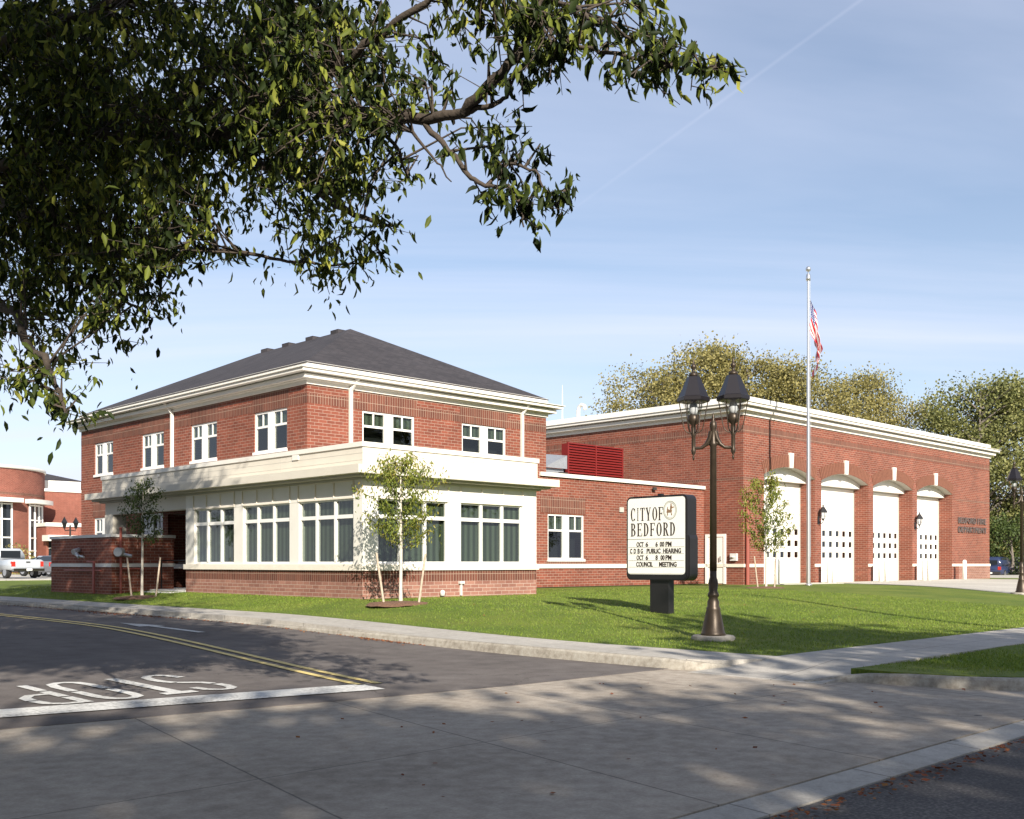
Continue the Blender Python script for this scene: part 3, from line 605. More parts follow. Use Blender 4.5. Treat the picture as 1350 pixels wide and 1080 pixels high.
# ---------------------------------------------------------------- fire station
FU0, FV, FU1, FV1 = 22.85, 3.28, 50.1, 22.5
Fs = T('fire_station', 'large flat-roofed red brick fire station with four arched white vehicle doors', 'building', 36, 12, 0)
OP = [(24.5,28.95),(29.56,34.3),(34.86,39.4),(39.98,44.57)]; ZS = 4.9; ZC = 5.32; RD = .85
def arc(a0, a1, n=18):
    h = ZC-ZS; c = (a1-a0)/2; Rr = (c*c+h*h)/(2*h); m = (a0+a1)/2
    return [(a0+(a1-a0)*i/n, ZC-Rr+math.sqrt(max(0, Rr*Rr-(a0+(a1-a0)*i/n-m)**2))) for i in range(n+1)]
w = MB(); sf = MB(); ZT = 7.36
cur = FU0
def quadR(mb, a0, a1, z00, z01, z10, z11): mb.add([(a0,FV,z00),(a1,FV,z01),(a1,FV,z11),(a0,FV,z10)], [(0,1,2,3)])
for a0, a1 in OP:
    quadR(w, cur, a0, -.6, -.6, ZT, ZT)
    A = arc(a0, a1)
    for p, q in zip(A[:-1], A[1:]):
        quadR(w, p[0], q[0], p[1], q[1], ZT, ZT)
        sf.add([(p[0],FV,p[1]),(q[0],FV,q[1]),(q[0],FV+RD,q[1]),(p[0],FV+RD,p[1])], [(0,1,2,3)])
    for a in (a0, a1): w.add([(a,FV,-.6),(a,FV+RD,-.6),(a,FV+RD,ZS),(a,FV,ZS)], [(0,1,2,3)])
    cur = a1
quadR(w, cur, FU1, -.6, -.6, ZT, ZT)
plainwall(w, [(FU1,FV),(FU1,FV1),(FU0,FV1),(FU0,FV)], -.6, ZT)
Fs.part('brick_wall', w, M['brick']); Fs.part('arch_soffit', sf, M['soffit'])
s_ = Strips(Fs); strip(s_, 'R', FV, FU0-.004, FU1, 6.6, 6.93); strip(s_, 'L', FU0, FV, FV1, 6.6, 6.93)
for a, b in [(FU0-.004, OP[0][0]-.55), (OP[3][1]+.6, FU1)]: strip(s_, 'R', FV, a, b, 4.56, 4.66)
strip(s_, 'L', FU0, FV, FV1, 4.56, 4.66)
cur = FU0-.05
for a0, a1 in OP+[(FU1+.05, 0)]: b = MB(); b.box(cur, a0, FV-.05, FV+.01, .74, .88); Fs.part('stone_band', b, M['band']); cur = a1
b = MB(); b.box(FU0-.05, FU0+.01, FV+.01, V0-.06, .74, .88); Fs.part('stone_band', b, M['band'])
b = MB(); b.box(OP[3][1]+.9, FU1+.02, FV-.03, FV+.02, -.5, .73); Fs.part('plinth', b, M['pale_brick'])
for i, (a0, a1) in enumerate(OP):
    ar = MB(); A = arc(a0, a1, 22); m = (a0+a1)/2; h = ZC-ZS; c = (a1-a0)/2; Rr = (c*c+h*h)/(2*h); zc = ZC-Rr
    n = 34; T0 = math.asin((c+.02)/Rr)
    Bm = []
    for k in range(n+1):
        th = -T0+2*T0*k/n; Bm.append(th)
    for k in range(n):
        t0, t1 = Bm[k]+.0026, Bm[k+1]-.0026
        if False: continue
        vs = []
        for d in (-.03, .01):
            for t, r_ in ((t0, Rr+.0), (t1, Rr+.0), (t1, Rr+.56), (t0, Rr+.56)): vs.append((m+r_*math.sin(t), FV+d, zc+r_*math.cos(t)))
        ar.add(vs, [(0,1,2,3),(0,4,5,1),(1,5,6,2),(2,6,7,3),(3,7,4,0)])
    ao = Fs.part('arch', ar, M['arch_brick'])
    k = MB(); k.add([(m-.13,FV-.09,ZC-.02),(m+.13,FV-.09,ZC-.02),(m+.19,FV-.09,ZC+.66),(m-.19,FV-.09,ZC+.66),(m-.13,FV+.01,ZC-.02),(m+.13,FV+.01,ZC-.02),(m+.19,FV+.01,ZC+.66),(m-.19,FV+.01,ZC+.66)], [(0,1,2,3),(0,4,5,1),(1,5,6,2),(2,6,7,3),(3,7,4,0)]); Fs.part('keystone', k, M['trim'], ao)
    tr = MB(); A = arc(a0, a1, 18)
    for p, q in zip(A[:-1], A[1:]): tr.add([(p[0],FV+.45,4.72),(q[0],FV+.45,4.72),(q[0],FV+.45,q[1]),(p[0],FV+.45,p[1])], [(0,1,2,3)])
    tr.box(a0, a1, FV+.452, FV+RD, 4.72, 4.74); Fs.part('transom_panel', tr, M['door'])
    d = MB(); dz0, dz1 = -.3, 4.72; yd = FV+RD-.05
    nw = 7; ws_ = .34; gap = (a1-a0)/nw; hs = []
    for rz in (1.18, 1.72, 2.26):
        for kx in range(nw): cx = a0+gap*(kx+.5); hs.append((cx-ws_/2, cx+ws_/2, rz, rz+.28))
    facade(d, 'R', yd, a0, a1, dz0, dz1, hs, .05)
    do = Fs.part('vehicle_door', d, M['door'])
    gv = MB()
    for z in (.55,1.09,1.63,2.17,2.71,3.25,3.79,4.33): gv.box(a0, a1, yd-.004, yd+.004, z-.011, z+.011)
    Fs.part('panel_groove', gv, M['soffit'], do)
    hd = MB(); hd.box((a0+a1)/2-.12, (a0+a1)/2+.12, yd-.03, yd, .35, .39); Fs.part('handle', hd, M['steel'], do)
    sl = MB(); sl.box(a0, a0+.04, yd-.04, yd-.004, -.3, dz1); sl.box(a1-.04, a1, yd-.04, yd-.004, -.3, dz1); sl.box(a0+.04, a1-.04, yd-.03, yd-.004, dz1-.05, dz1); Fs.part('weather_seal', sl, M['soffit'], do)
    for hh in hs:
        p = MB(); p.box(hh[0], hh[1], yd+.03, yd+.045, hh[2], hh[3]); Fs.part('pane', p, M['glass'], do)
    bk = MB(); bk.box(a0, a1, yd+.3, yd+.32, -.3, 4.7); Fs.part('dark_backing', bk, M['room_dark'], do)  # black sheet painted as the unlit bay behind the door panes
cornice(Fs, FU0, FU1, FV, FV1, ZT, 1.2)
w = MB(); w.add([(FU0,FV,8.0),(FU1,FV,8.0),(FU1,FV1,8.0),(FU0,FV1,8.0)], [(0,1,2,3)]); Fs.part('roof', w, M['soffit'])
# personnel door in the flank
d = MB(); d.box(FU0-.05, FU0+.02, 4.16, 4.28, 0, 2.2); d.box(FU0-.05, FU0+.02, 5.12, 5.24, 0, 2.2); d.box(FU0-.05, FU0+.02, 4.28, 5.12, 2.08, 2.2)
dl = MB(); dl.box(FU0-.02, FU0+.01, 4.28, 5.12, .02, 2.08); do = Fs.part('side_door', dl, M['door']); Fs.part('door_frame', d, M['frame'], do)
h = MB(); h.box(FU0-.026, FU0-.02, 4.75, 4.9, .95, 1.85); Fs.part('vision_pane', h, M['carglass'], do)
h = MB(); h.tube([(FU0-.03,4.42,1.02),(FU0-.09,4.42,1.02),(FU0-.09,4.42,1.22)], .02); Fs.part('handle', h, M['dark'], do)
h = MB(); h.box(FU0-.14, FU0, 3.56, 3.88, 1.02, 1.34); h.lathe([(.0,0),(.09,0),(.09,.04),(0,.04)], FU0-.15, 3.72, 14, z=1.16); Fs.part('meter_box', h, M['plastic'])
h = MB(); h.tube([(22.99,FV-.12,-.2),(22.99,FV-.12,3.62)], .085, 12); h.tube([(22.99,FV-.12,3.55),(22.99,FV-.12,3.66),(23.05,FV-.12,3.72),(23.7,FV-.12,3.72),(23.7,FV,3.72)], .05, 10); Fs.part('standpipe', h, M['pipe'])
for z, ln, a0, a1 in ((3.27, 'BEDFORD', 45.35, 47.9), (3.27, 'FIRE', 48.15, 49.45), (2.73, 'DEPARTMENT', 45.35, 49.5)):
    for ch in [ln]:
        cv = bpy.data.curves.new('t', 'FONT'); cv.body = ch; cv.size = 1; cv.extrude = .03; cv.space_character = 1.15
        to = bpy.data.objects.new('t', cv); COL.objects.link(to); dgp = bpy.context.evaluated_depsgraph_get(); dgp.update()
        me = bpy.data.meshes.new_from_object(to.evaluated_get(dgp)); bpy.data.objects.remove(to)
        xs = [v.co.x for v in me.vertices]; ys = [v.co.y for v in me.vertices]; x0, x1, y0, y1 = min(xs), max(xs), min(ys), max(ys)
        mbt = MB(); mbt.add([(a0+(v.co.x-x0)/(x1-x0)*(a1-a0), FV-.05-v.co.z*1.0, z+(v.co.y-y0)/(y1-y0)*.34) for v in me.vertices], [tuple(p.vertices) for p in me.polygons])
        Fs.part('lettering', mbt, M['letter'])
# roof kit: things of their own
h = MB(); h.tube([(0,0,0),(0,0,1.9)], [.04,.02], 6); h.tube([(0,0,1.9),(0,0,2.2)], .008, 5); solo('antenna', h, M['trim'], 'thin white whip antenna standing on the fire station roof', 'antenna', 24.0, 15.0, 8.0, loc=True)
h = MB(); h.tube([(0,0,0),(0,0,.75),(0,-.08,.95),(0,-.25,1.02),(0,-.42,.95),(0,-.48,.75)], .1, 10); solo('vent_pipe', h, M['trim'], 'white gooseneck vent pipe on the fire station roof', 'vent', 24.0, 13.9, 8.0, loc=True)
Sc = T('louvre_screen', 'bright red louvred screen around plant on the wing roof', 'screen', 17, 6.9, 3.9)
h = MB(); z0, z1 = 3.9, 5.81; V6 = 6.8
for x in (15.45, 17.18, 18.93): h.box(x-.03, x+.03, V6, V6+.08, z0, z1)
h.box(15.42, 18.96, V6-.005, V6+.085, z1, z1+.05); h.box(15.40, 15.42, V6, 7.15, z0, z1); Sc.part('screen_frame', h, M['red'])
h = MB(); n = 17
for i in range(n):
    z = z0+.06+i*(z1-z0-.06)/n
    for a, b_ in ((15.48, 17.15), (17.21, 18.90)): h.add([(a,V6+.0,z),(b_,V6+.0,z),(b_,V6+.09,z+.10),(a,V6+.09,z+.10),(a,V6+.0,z+.012),(b_,V6+.0,z+.012),(b_,V6+.09,z+.112),(a,V6+.09,z+.112)], [(0,1,2,3),(7,6,5,4),(0,4,5,1),(3,2,6,7)])
h.box(15.42, 18.93, V6+.12, V6+.14, z0, z1-.02); Sc.part('louvre', h, M['red'])
Ac = T('condenser', 'grey rooftop air conditioning unit beside the red louvred screen', 'air conditioner', 15.0, 7.4, 3.9)
h = MB(); h.box(14.1, 15.25, 6.9, 8.0, 4.15, 4.75); h.add([(13.95,6.75,4.75),(15.3,6.75,4.75),(15.3,8.0,4.95),(13.95,8.0,5.45),(15.3,8.0,5.45),(15.3,6.75,5.3)], [(0,1,5),(0,5,4,3),(1,4,5),(0,3,2,1)]); Ac.part('casing', h, M['steel'])
h = MB(); 
for x in (14.2, 15.1): h.box(x-.04, x+.04, 7, 7.08, 3.9, 4.15); h.box(x-.04, x+.04, 7.8, 7.88, 3.9, 4.15)
h.box(14.9, 15.3, 6.7, 6.86, 3.95, 4.6); Ac.part('feet', h, M['dark'])
# ================================================================ things on the site
def zg(u, v): return zlawn(u, v)
# ---- low enclosure wall by the porch
E_ = T('screen_wall', 'low L-shaped brick screen wall with stone cap and standpipes beside the porch', 'wall', -.2, 13, 0)
w = MB(); L0, L1 = -1.35, .85; K0, K1 = 12.0, 17.1
w.box(L0, L1, K0, K0+.3, -.5, 1.78); w.box(L0, L0+.3, K0+.3, K1, -.5, 1.78); E_.part('brickwork', w, M['brick'])
w = MB(); w.box(L0-.05, L1+.05, K0-.05, K0+.35, 1.78, 1.88); w.box(L0-.05, L0+.35, K0+.35, K1+.05, 1.78, 1.88); E_.part('cap', w, M['stone'])
w = MB(); w.box(L0-.03, L1+.03, K0-.03, K0, .78, .90); w.box(L0-.03, L0, K0, K1+.03, .78, .90); w.box(L1, L1+.03, K0, K0+.3, .78, .90); E_.part('stone_band', w, M['stone'])
w = MB(); w.tube([(-1.1,K0-.14,-.1),(-1.1,K0-.14,2.05)], .045, 8); w.lathe([(0,0),(.05,.02),(.05,.08),(0,.1)], -1.1, K0-.14, 10, z=2.02)
w.tube([(-1.48,13.1,-.1),(-1.48,13.1,.95),(-1.48,13.6,.95)], .05, 8); w.tube([(-1.46,12.6,.66),(-1.46,15.6,.66)], .03, 6); w.tube([(-1.1,K0-.1,.72),(-.2,K0-.1,.72)], .03, 6); E_.part('standpipe', w, M['pipe'])
w = MB(); w.tube([(-1.1,K0-.16,1.28),(-1.28,K0-.3,1.28)], .15, 14); w.tube([(-1.1,K0-.2,1.22),(-.85,K0-.42,1.14)], .06, 10); E_.part('fire_inlet', w, M['steel'])
w = MB(); w.tube([(-1.36,14.6,1.36),(-1.6,14.5,1.3)], .10, 12); w.tube([(-1.5,14.55,1.3),(-1.62,14.0,1.12)], .05, 8); w.tube([(-1.5,14.55,1.2),(-1.62,13.6,1.12)], .04, 8); E_.part('fire_inlet', w, M['steel'])
# ---- street lamps
def lathe_lantern(t, x, y, z):
    """hexagonal lantern; z is the foot of its stem"""
    st = MB(); st.lathe([(0,-.16),(.012,-.15),(.022,-.10),(.012,-.07),(.035,-.03),(.042,.02),(.03,.06),(.035,.10),(.035,.27),(.05,.30),(.035,.34),(.045,.40),(.038,.46),(.09,.50),(.105,.54),(.105,.62),(.08,.64),(0,.64)], x, y, 14, z=z)
    l = t.part('lantern', st, M['bronze'])
    r = MB(); r.lathe([(0,.86),(.27,.86),(.285,.88),(.285,.94),(.26,.955),(.115,1.30),(.09,1.31),(0,1.31)], x, y, 6, sm=False, z=z); t.part('lantern_roof', r, M['lampblack'], l)
    f = MB(); f.lathe([(0,1.31),(.085,1.31),(.075,1.36),(.03,1.385),(.02,1.42),(.045,1.46),(.05,1.49),(.03,1.52),(.012,1.55),(.018,1.575),(.008,1.60),(0,1.63)], x, y, 12, z=z); t.part('finial', f, M['bronze'], l)
    g_ = MB(); g_.lathe([(.085,.62),(.20,.86)], x, y, 6, sm=False, z=z); g_.f = g_.f[:6]; g_.s = g_.s[:6]; t.part('lantern_glass', g_, M['lampglass'], l)
    g_ = MB(); g_.lathe([(0,.64),(.06,.645),(.075,.70),(.07,.80),(.045,.85),(0,.86)], x, y, 12, z=z); t.part('lamp', g_, M['plastic'], l)
    c = MB()
    for k in range(6):
        a = k*math.pi/3; ca, sa = math.cos(a), math.sin(a)
        c.tube([(x+ca*r_, y+sa*r_, z+h) for r_, h in ((.035,.32),(.10,.33),(.15,.38),(.175,.46),(.20,.60),(.25,.87))], .009, 5, cap=False)
    t.part('cage', c, M['bronze'], l)
def lamp_post(label, u, v, ang, twin=True, group=None):
    t = T('street_lamp', label, 'street lamp', u, v, zg(u, v), ang-TH, group, loc=True)
    p = MB(); p.lathe([(0,-.1),(.37,-.1),(.38,.05),(.35,.075),(0,.075)], 0, 0, 20); t.part('footing', p, M['kerb'])
    p = MB(); p.lathe([(0,.07),(.215,.07),(.215,.11),(.20,.13),(.155,.36),(.12,.52),(.125,.55),(.10,.58),(.105,.66),(.075,.72),(.10,.76),(.10,.79),(.072,.84),(.085,.98),(.075,1.04),(.06,1.08),(.058,1.2),(0,1.2)], 0, 0, 24); t.part('base', p, M['bronze'])
    s = MB(); s.lathe([(0,1.2),(.062,1.2),(.055,3.35),(.07,3.38),(.07,3.42),(.05,3.46),(.05,3.66),(.065,3.70),(.055,3.78),(.02,3.82),(.03,3.86),(.008,3.93),(0,3.95)], 0, 0, 20); t.part('post', s, M['bronze'])
    for s_ in ((-1, 1) if twin else (-1,)):
        a = MB(); pts = [(s_*d, 0, z) for d, z in ((.03,3.62),(.06,3.50),(.12,3.40),(.20,3.34),(.28,3.335),(.34,3.345))]
        a.tube(pts, [.05,.045,.035,.028,.025,.022], 8); a.tube([(s_*.03,0,3.44),(s_*.2,0,3.335)], [.03,.02], 6); t.part('arm', a, M['bronze'])
        lathe_lantern(t, s_*.34, 0, 3.28)
    return t
lamp_post('twin-lantern bronze street lamp on a round footing in the lawn, right of the town sign', -1.12, -11.63, R_(-14), True, 'bronze street lamps')
lamp_post('distant bronze street lamp at the driveway edge near the right side of the photo', 23.89, -7.9, R_(18), False, 'bronze street lamps')
def wall_lamp(label, ax, u, v, z, group):
    t = T('wall_lamp', label, 'wall lamp', u, v, z, 0 if ax == 'R' else -math.pi/2, group, loc=True)   # local -y points out of the wall
    m = MB(); m.box(-.07, .07, -.03, 0, -.25, .12); m.tube([(0,-.02,-.12),(0,-.16,-.22),(0,-.26,-.16),(0,-.26,-.06)], .022, 8); t.part('bracket', m, M['black'])
    m = MB(); m.lathe([(0,-.08),(.06,-.06),(.07,0),(.055,.02),(.10,.02)], 0, -.26, 8); t.part('cup', m, M['black'])
    m = MB(); m.lathe([(.09,.0),(.15,.30)], 0, -.26, 6, sm=False); m.f = m.f[:6]; m.s = m.s[:6]; t.part('lantern_glass', m, M['lampglass'])
    m = MB()
    for k in range(6): a = k*math.pi/3; m.tube([(.09*math.cos(a), -.26+.09*math.sin(a), 0),(.16*math.cos(a), -.26+.16*math.sin(a), .31)], .01, 4)
    m.lathe([(0,.30),(.20,.30),(.20,.34),(.07,.56),(.03,.58),(.035,.64),(0,.70)], 0, -.26, 6, sm=False); t.part('hood', m, M['black'])
wall_lamp('black lantern on the brick pier between the second and third arched doors, nearer the flagpole', 'R', 29.26, FV, 3.02, 'wall lanterns on the fire station')
bpy.data.objects['wall_lamp']['label'] = 'black wall lantern on the pier just right of the flagpole'
wall_lamp('black wall lantern on the pier between the two right-hand vehicle doors', 'R', 39.69, FV, 3.02, 'wall lanterns on the fire station')
wall_lamp('black wall lantern above and left of the white side door, behind the town sign', 'L', FU0, 5.1+.55, 3.0, 'wall lanterns on the fire station')
# ---- flagpole and flag
fz = zg(23.45, .5); t = T('flagpole', 'tall aluminium flagpole with ball top in front of the fire station', 'flagpole', 23.45, .5, fz, loc=True)
m = MB(); m.lathe([(0,0),(.16,0),(.15,.06),(.10,.10),(0,.10)], 0, 0, 20); t.part('collar', m, M['alu'])
m = MB(); m.tube([(0,0,.05),(0,0,12.85)], [.09,.05], 16); t.part('pole', m, M['alu'])
m = MB(); m.lathe([(0,12.8),(.09,12.8),(.10,12.9),(.08,13.06),(.02,13.1),(.02,13.2)], 0, 0, 14); m.lathe([(0,0),(.07,.03),(.105,.09),(.11,.13),(.09,.19),(.05,.23),(0,.24)], 0, 0, 14, z=13.16); t.part('truck_ball', m, M['alu'])
m = MB(); m.tube([(.07,-.07,1.2),(.06,-.08,7),(.07,-.05,12.85)], .008, 4); t.part('halyard', m, M['steel'])
def flag():
    m = bpy.data.materials.new('flag_cloth'); m.use_nodes = True; nt = m.node_tree; N = nt.nodes; L = nt.links; b = N['Principled BSDF']; b.inputs['Roughness'].default_value = .7
    tc = N.new('ShaderNodeTexCoord'); sp = N.new('ShaderNodeSeparateXYZ'); L.new(tc.outputs['UV'], sp.inputs[0])
    def mt(op, a, c=None):
        q = N.new('ShaderNodeMath'); q.operation = op
        for i, x in enumerate((a, c)):
            if x is None: continue
            if hasattr(x, 'links'): L.new(x, q.inputs[i])
            else: q.inputs[i].default_value = x
        return q.outputs[0]
    st = mt('LESS_THAN', mt('FRACT', mt('MULTIPLY', sp.outputs[1], 5.5)), .5)
    mx = N.new('ShaderNodeMixRGB'); L.new(st, mx.inputs[0]); mx.inputs[1].default_value = (.75,.72,.7,1); mx.inputs[2].default_value = (.5,.02,.03,1)
    can = mt('MULTIPLY', mt('LESS_THAN', sp.outputs[0], .16), mt('LESS_THAN', sp.outputs[1], .538))
    vo = N.new('ShaderNodeTexVoronoi'); vo.inputs['Scale'].default_value = 16; vo.inputs['Randomness'].default_value = 0; L.new(tc.outputs['UV'], vo.inputs['Vector'])
    sm = N.new('ShaderNodeMixRGB'); L.new(mt('LESS_THAN', vo.outputs['Distance'], .22), sm.inputs[0]); sm.inputs[1].default_value = (.02,.03,.13,1); sm.inputs[2].default_value = (.7,.7,.7,1)
    m2 = N.new('ShaderNodeMixRGB'); L.new(can, m2.inputs[0]); L.new(mx.outputs[0], m2.inputs[1]); L.new(sm.outputs[0], m2.inputs[2]); L.new(m2.outputs[0], b.inputs['Base Color'])
    NS, NT = 60, 26; vs = []; uv = []
    for i in range(NS+1):
        for j in range(NT+1):
            s, q = i/NS, j/NT                       # s along the fly, q from top to bottom of the hoist
            # the limp cloth: the fly edge hangs down beside the pole in pleats
            x = .09+.46*(1-math.exp(-5*s))*(1-.25*q)*(1-.25*s)+.07*math.sin(8*s+4*q)*(.3+s)
            y = .14*math.sin(9*q+5*s)*(.35+s)-.05*s+.05*math.sin(17*s)
            z = 12.05-1.35*q-(2.15*s**.9)*(1-.1*q)+.05*math.sin(8*q+3*s)
            vs.append((x, y, z)); uv.append((s, q))
    fs = [(i*(NT+1)+j, (i+1)*(NT+1)+j, (i+1)*(NT+1)+j+1, i*(NT+1)+j+1) for i in range(NS) for j in range(NT)]
    me = bpy.data.meshes.new('flag'); me.from_pydata(vs, [], fs); l = me.uv_layers.new(name='UVMap')
    for p in me.polygons:
        p.use_smooth = True
        for li in p.loop_indices: l.data[li].uv = uv[me.loops[li].vertex_index]
    me.materials.append(m); o = bpy.data.objects.new('flag', me); COL.objects.link(o); x, y = W2(23.45, .5); o.location = (x, y, fz); o.rotation_euler = (0,0,TH+R_(-25))
    props(o, 'red white and blue striped flag hanging limp from the tall flagpole', 'flag')
flag()
# ---- utility pole on the verge, just outside the right edge: its shadow falls across the lawn
x_, y_ = UVof(11.7, 17.6); m = MB(); m.tube([(0,0,-.5),(0,0,8.6)], [.13,.09], 12); m.tube([(0,0,7.9),(-.6,.5,8.35),(-1.6,1.2,8.5)], .035, 6); m.lathe([(0,0),(.16,.02),(.12,.14),(0,.16)], -1.7, 1.3, 12, z=8.42)
solo('utility_pole', m, M['greybark'], 'grey wooden utility pole on the verge just outside the right edge of the photo', 'pole', x_, y_, -.45, loc=True)
# ---- bollards
bl = [(24.55,2.65,'first white bollard at far left, half hidden behind the sapling by the leftmost vehicle door'),(29.06,2.6,'left white bollard of the pair just right of the flagpole'),(29.5,2.6,'right white bollard of the pair just right of the flagpole'),(34.4,2.65,'left white bollard of the pair before the third vehicle door'),(34.95,2.6,'right white bollard of the pair before the third vehicle door'),(39.45,2.65,'left white bollard of the pair before the rightmost vehicle door'),(39.98,2.6,'right white bollard of the pair before the rightmost vehicle door'),(44.55,2.55,'single white bollard at the right-hand jamb past the last vehicle door')]
bm0 = MB(); bm0.lathe([(0,-.2),(.115,-.2),(.115,1.02),(.10,1.07),(.06,1.11),(0,1.12)], 0, 0, 18); bme = bm0.mesh((0,0,0), 'bollard'); bme.materials.append(M['door'])
for u, v, lb in bl:
    o = bpy.data.objects.new('bollard', bme); COL.objects.link(o); x, y = W2(u, v); o.location = (x, y, zg(u, v)+.02); props(o, lb, 'bollard', 'white bollards by the vehicle doors')
# ---- town sign
SU, SV = 2.62, -7.65; sz = zg(SU, SV)
S = T('town_sign', 'black cabinet town sign with white face and changeable letters on the lawn', 'sign', SU, SV, sz, loc=True)
# local: face looks to -x, width along y (1.70), depth x (.41)
cw, cz0, cz1, cd = .85, .74, 2.64, .17
def rrect(hw, z0, z1, r, n=6):
    pts = []
    for cx, cz, a0 in ((hw-r, z1-r, 0), (-hw+r, z1-r, 90), (-hw+r, z0+r, 180), (hw-r, z0+r, 270)):
        for k in range(n+1): a = R_(a0+90*k/n); pts.append((cx+r*math.cos(a), cz+r*math.sin(a)))
    return pts
def extr(mb, pts, x0, x1):
    n = len(pts); mb.add([(x0, y, z) for y, z in pts]+[(x1, y, z) for y, z in pts], [tuple(range(n)), tuple(range(n, 2*n))[::-1]]+[(i, n+i, n+(i+1)%n, (i+1)%n) for i in range(n)])
m = MB(); extr(m, rrect(cw, cz0, cz1, .13), -cd, cd); S.part('cabinet', m, M['black'])
m = MB(); extr(m, rrect(cw+.03, cz0-.0, cz0+1.06, .14), -cd+.05, cd+.012); extr(m, rrect(cw-.02, cz0+.02, cz1-.02, .12), -cd-.012, -cd-.001); m.box(-.05, .05, -.05, .05, cz1, cz1+.05); S.part('retainer', m, M['black'])
m = MB(); m.box(-.10, .10, -.29, .23, -.3, cz0+.02); S.part('pedestal', m, M['black'])
m = MB(); extr(m, rrect(cw-.05, cz0+.13, cz1-.045, .08), -cd-.018, -cd-.013); fc = S.part('face', m, M['signface'])
m = MB(); fz0 = cz0+.13
for k in range(5): z = .885+k*.15; m.box(-cd-.0215, -cd-.018, -cw+.07, cw-.07, z-.004, z+.004)
m.box(-cd-.024, -cd-.018, -cw+.055, cw-.055, 1.665, 1.675); S.part('letter_track', m, M['seal'], fc)
fx = -cd-.019
# y runs to the left as seen from the front: reader's x -> y = 0 at centre, reader's right is -y
class Glyph:
    def __init__(s, mb, x, z, w, h, x3): s.m = mb; s.x = x; s.z = z; s.w = w; s.h = h; s.x3 = x3
    def P(s, a, b): return (s.x+a*s.w, s.z+b*s.h)
    def quad(s, pts):
        q = [s.P(*p) for p in pts]; f = [(s.x3-.004, -X, Z) for X, Z in q]; g = [(s.x3+.002, -X, Z) for X, Z in q]; n = len(q)
        s.m.add(f+g, [tuple(range(n)), tuple(range(n, 2*n))[::-1]]+[(i, n+i, n+(i+1)%n, (i+1)%n) for i in range(n)])
    def rect(s, a0, b0, a1, b1): s.quad([(a0,b0),(a1,b0),(a1,b1),(a0,b1)])
    def ring(s, cx, cz, rx, rz, tx, tz, a0, a1, n=18):
        for i in range(n):
            t0, t1 = R_(a0+(a1-a0)*i/n), R_(a0+(a1-a0)*(i+1)/n+.6)
            s.quad([(cx+rx*math.cos(t0), cz+rz*math.sin(t0)), (cx+rx*math.cos(t1), cz+rz*math.sin(t1)), (cx+(rx-tx)*math.cos(t1), cz+(rz-tz)*math.sin(t1)), (cx+(rx-tx)*math.cos(t0), cz+(rz-tz)*math.sin(t0))])
def serif(mb, ch, x, z, w, h, x3):
    g = Glyph(mb, x, z, w, h, x3); st = .24; se = .045; th = .05
    def stem(a, w_=.24, s0=True, s1=True):
        g.rect(a, 0, a+w_, 1)
        if s0: g.rect(a-.12, 0, a+w_+.12, se)
        if s1: g.rect(a-.12, 1-se, a+w_+.12, 1)
    if ch == 'I': stem(.38)
    elif ch == 'T': stem(.38, s1=False); g.rect(0, 1-th, 1, 1); g.rect(0, .80, .07, 1); g.rect(.93, .80, 1, 1)
    elif ch == 'E': stem(.12); g.rect(.12, 1-th, .95, 1); g.rect(.12, 0, 1, th); g.rect(.3, .48, .75, .48+th); g.rect(.88, .80, .95, 1); g.rect(.93, 0, 1, .22); g.rect(.70, .40, .76, .60)
    elif ch == 'F': stem(.12); g.rect(.12, 1-th, .95, 1); g.rect(.3, .48, .75, .48+th); g.rect(.88, .78, .95, 1); g.rect(.70, .40, .76, .60)
    elif ch == 'O': g.ring(.5, .5, .5, .51, .25, .045, 0, 360, 30)
    elif ch == 'C': g.ring(.52, .5, .5, .51, .25, .045, 42, 318, 26); g.rect(.88, .68, .94, .97); g.rect(.88, .03, .92, .18)
    elif ch == 'D': stem(.12); g.ring(.36, .5, .62, .5, .25, .05, -90, 90, 20)
    elif ch == 'B': stem(.12); g.ring(.40, .755, .50, .245, .23, .05, -90, 90, 14); g.ring(.40, .27, .56, .27, .25, .05, -90, 90, 14); g.rect(.3, .5, .42, .54)
    elif ch == 'R': stem(.10); g.ring(.38, .755, .50, .245, .23, .05, -90, 90, 14); g.quad([(.42,.51),(.66,.51),(1.0,.0),(.74,.0)]); g.rect(.72, 0, 1.08, se)
    elif ch == 'Y': g.rect(.38, 0, .62, .46); g.rect(.26, 0, .74, se); g.quad([(.0,1),(.26,1),(.62,.42),(.38,.42)]); g.quad([(.84,1),(.93,1),(.60,.42),(.50,.42)]); g.rect(-.08, 1-se, .36, 1); g.rect(.72, 1-se, 1.04, 1)
m = MB(); lw = .132; pit = .212
def place(txt, x, z, h, pit, lw):
    for c_ in txt:
        if c_ != ' ': serif(m, c_, x, z, lw*(.55 if c_ == 'I' else 1), h, fx)
        x += pit*(.62 if c_ == 'I' else .55 if c_ == ' ' else 1)
    return x
for tx, x_, z_, pt, lw in (('CITY', -.71, 2.085, .168, .130), ('OF', -.09, 2.085, .168, .135), ('BEDFORD', -.71, 1.735, .184, .142)):
    m = MB(); place(tx, x_, z_, .295, pt, lw); S.part('headline_lettering', m, M['ink'], fc)
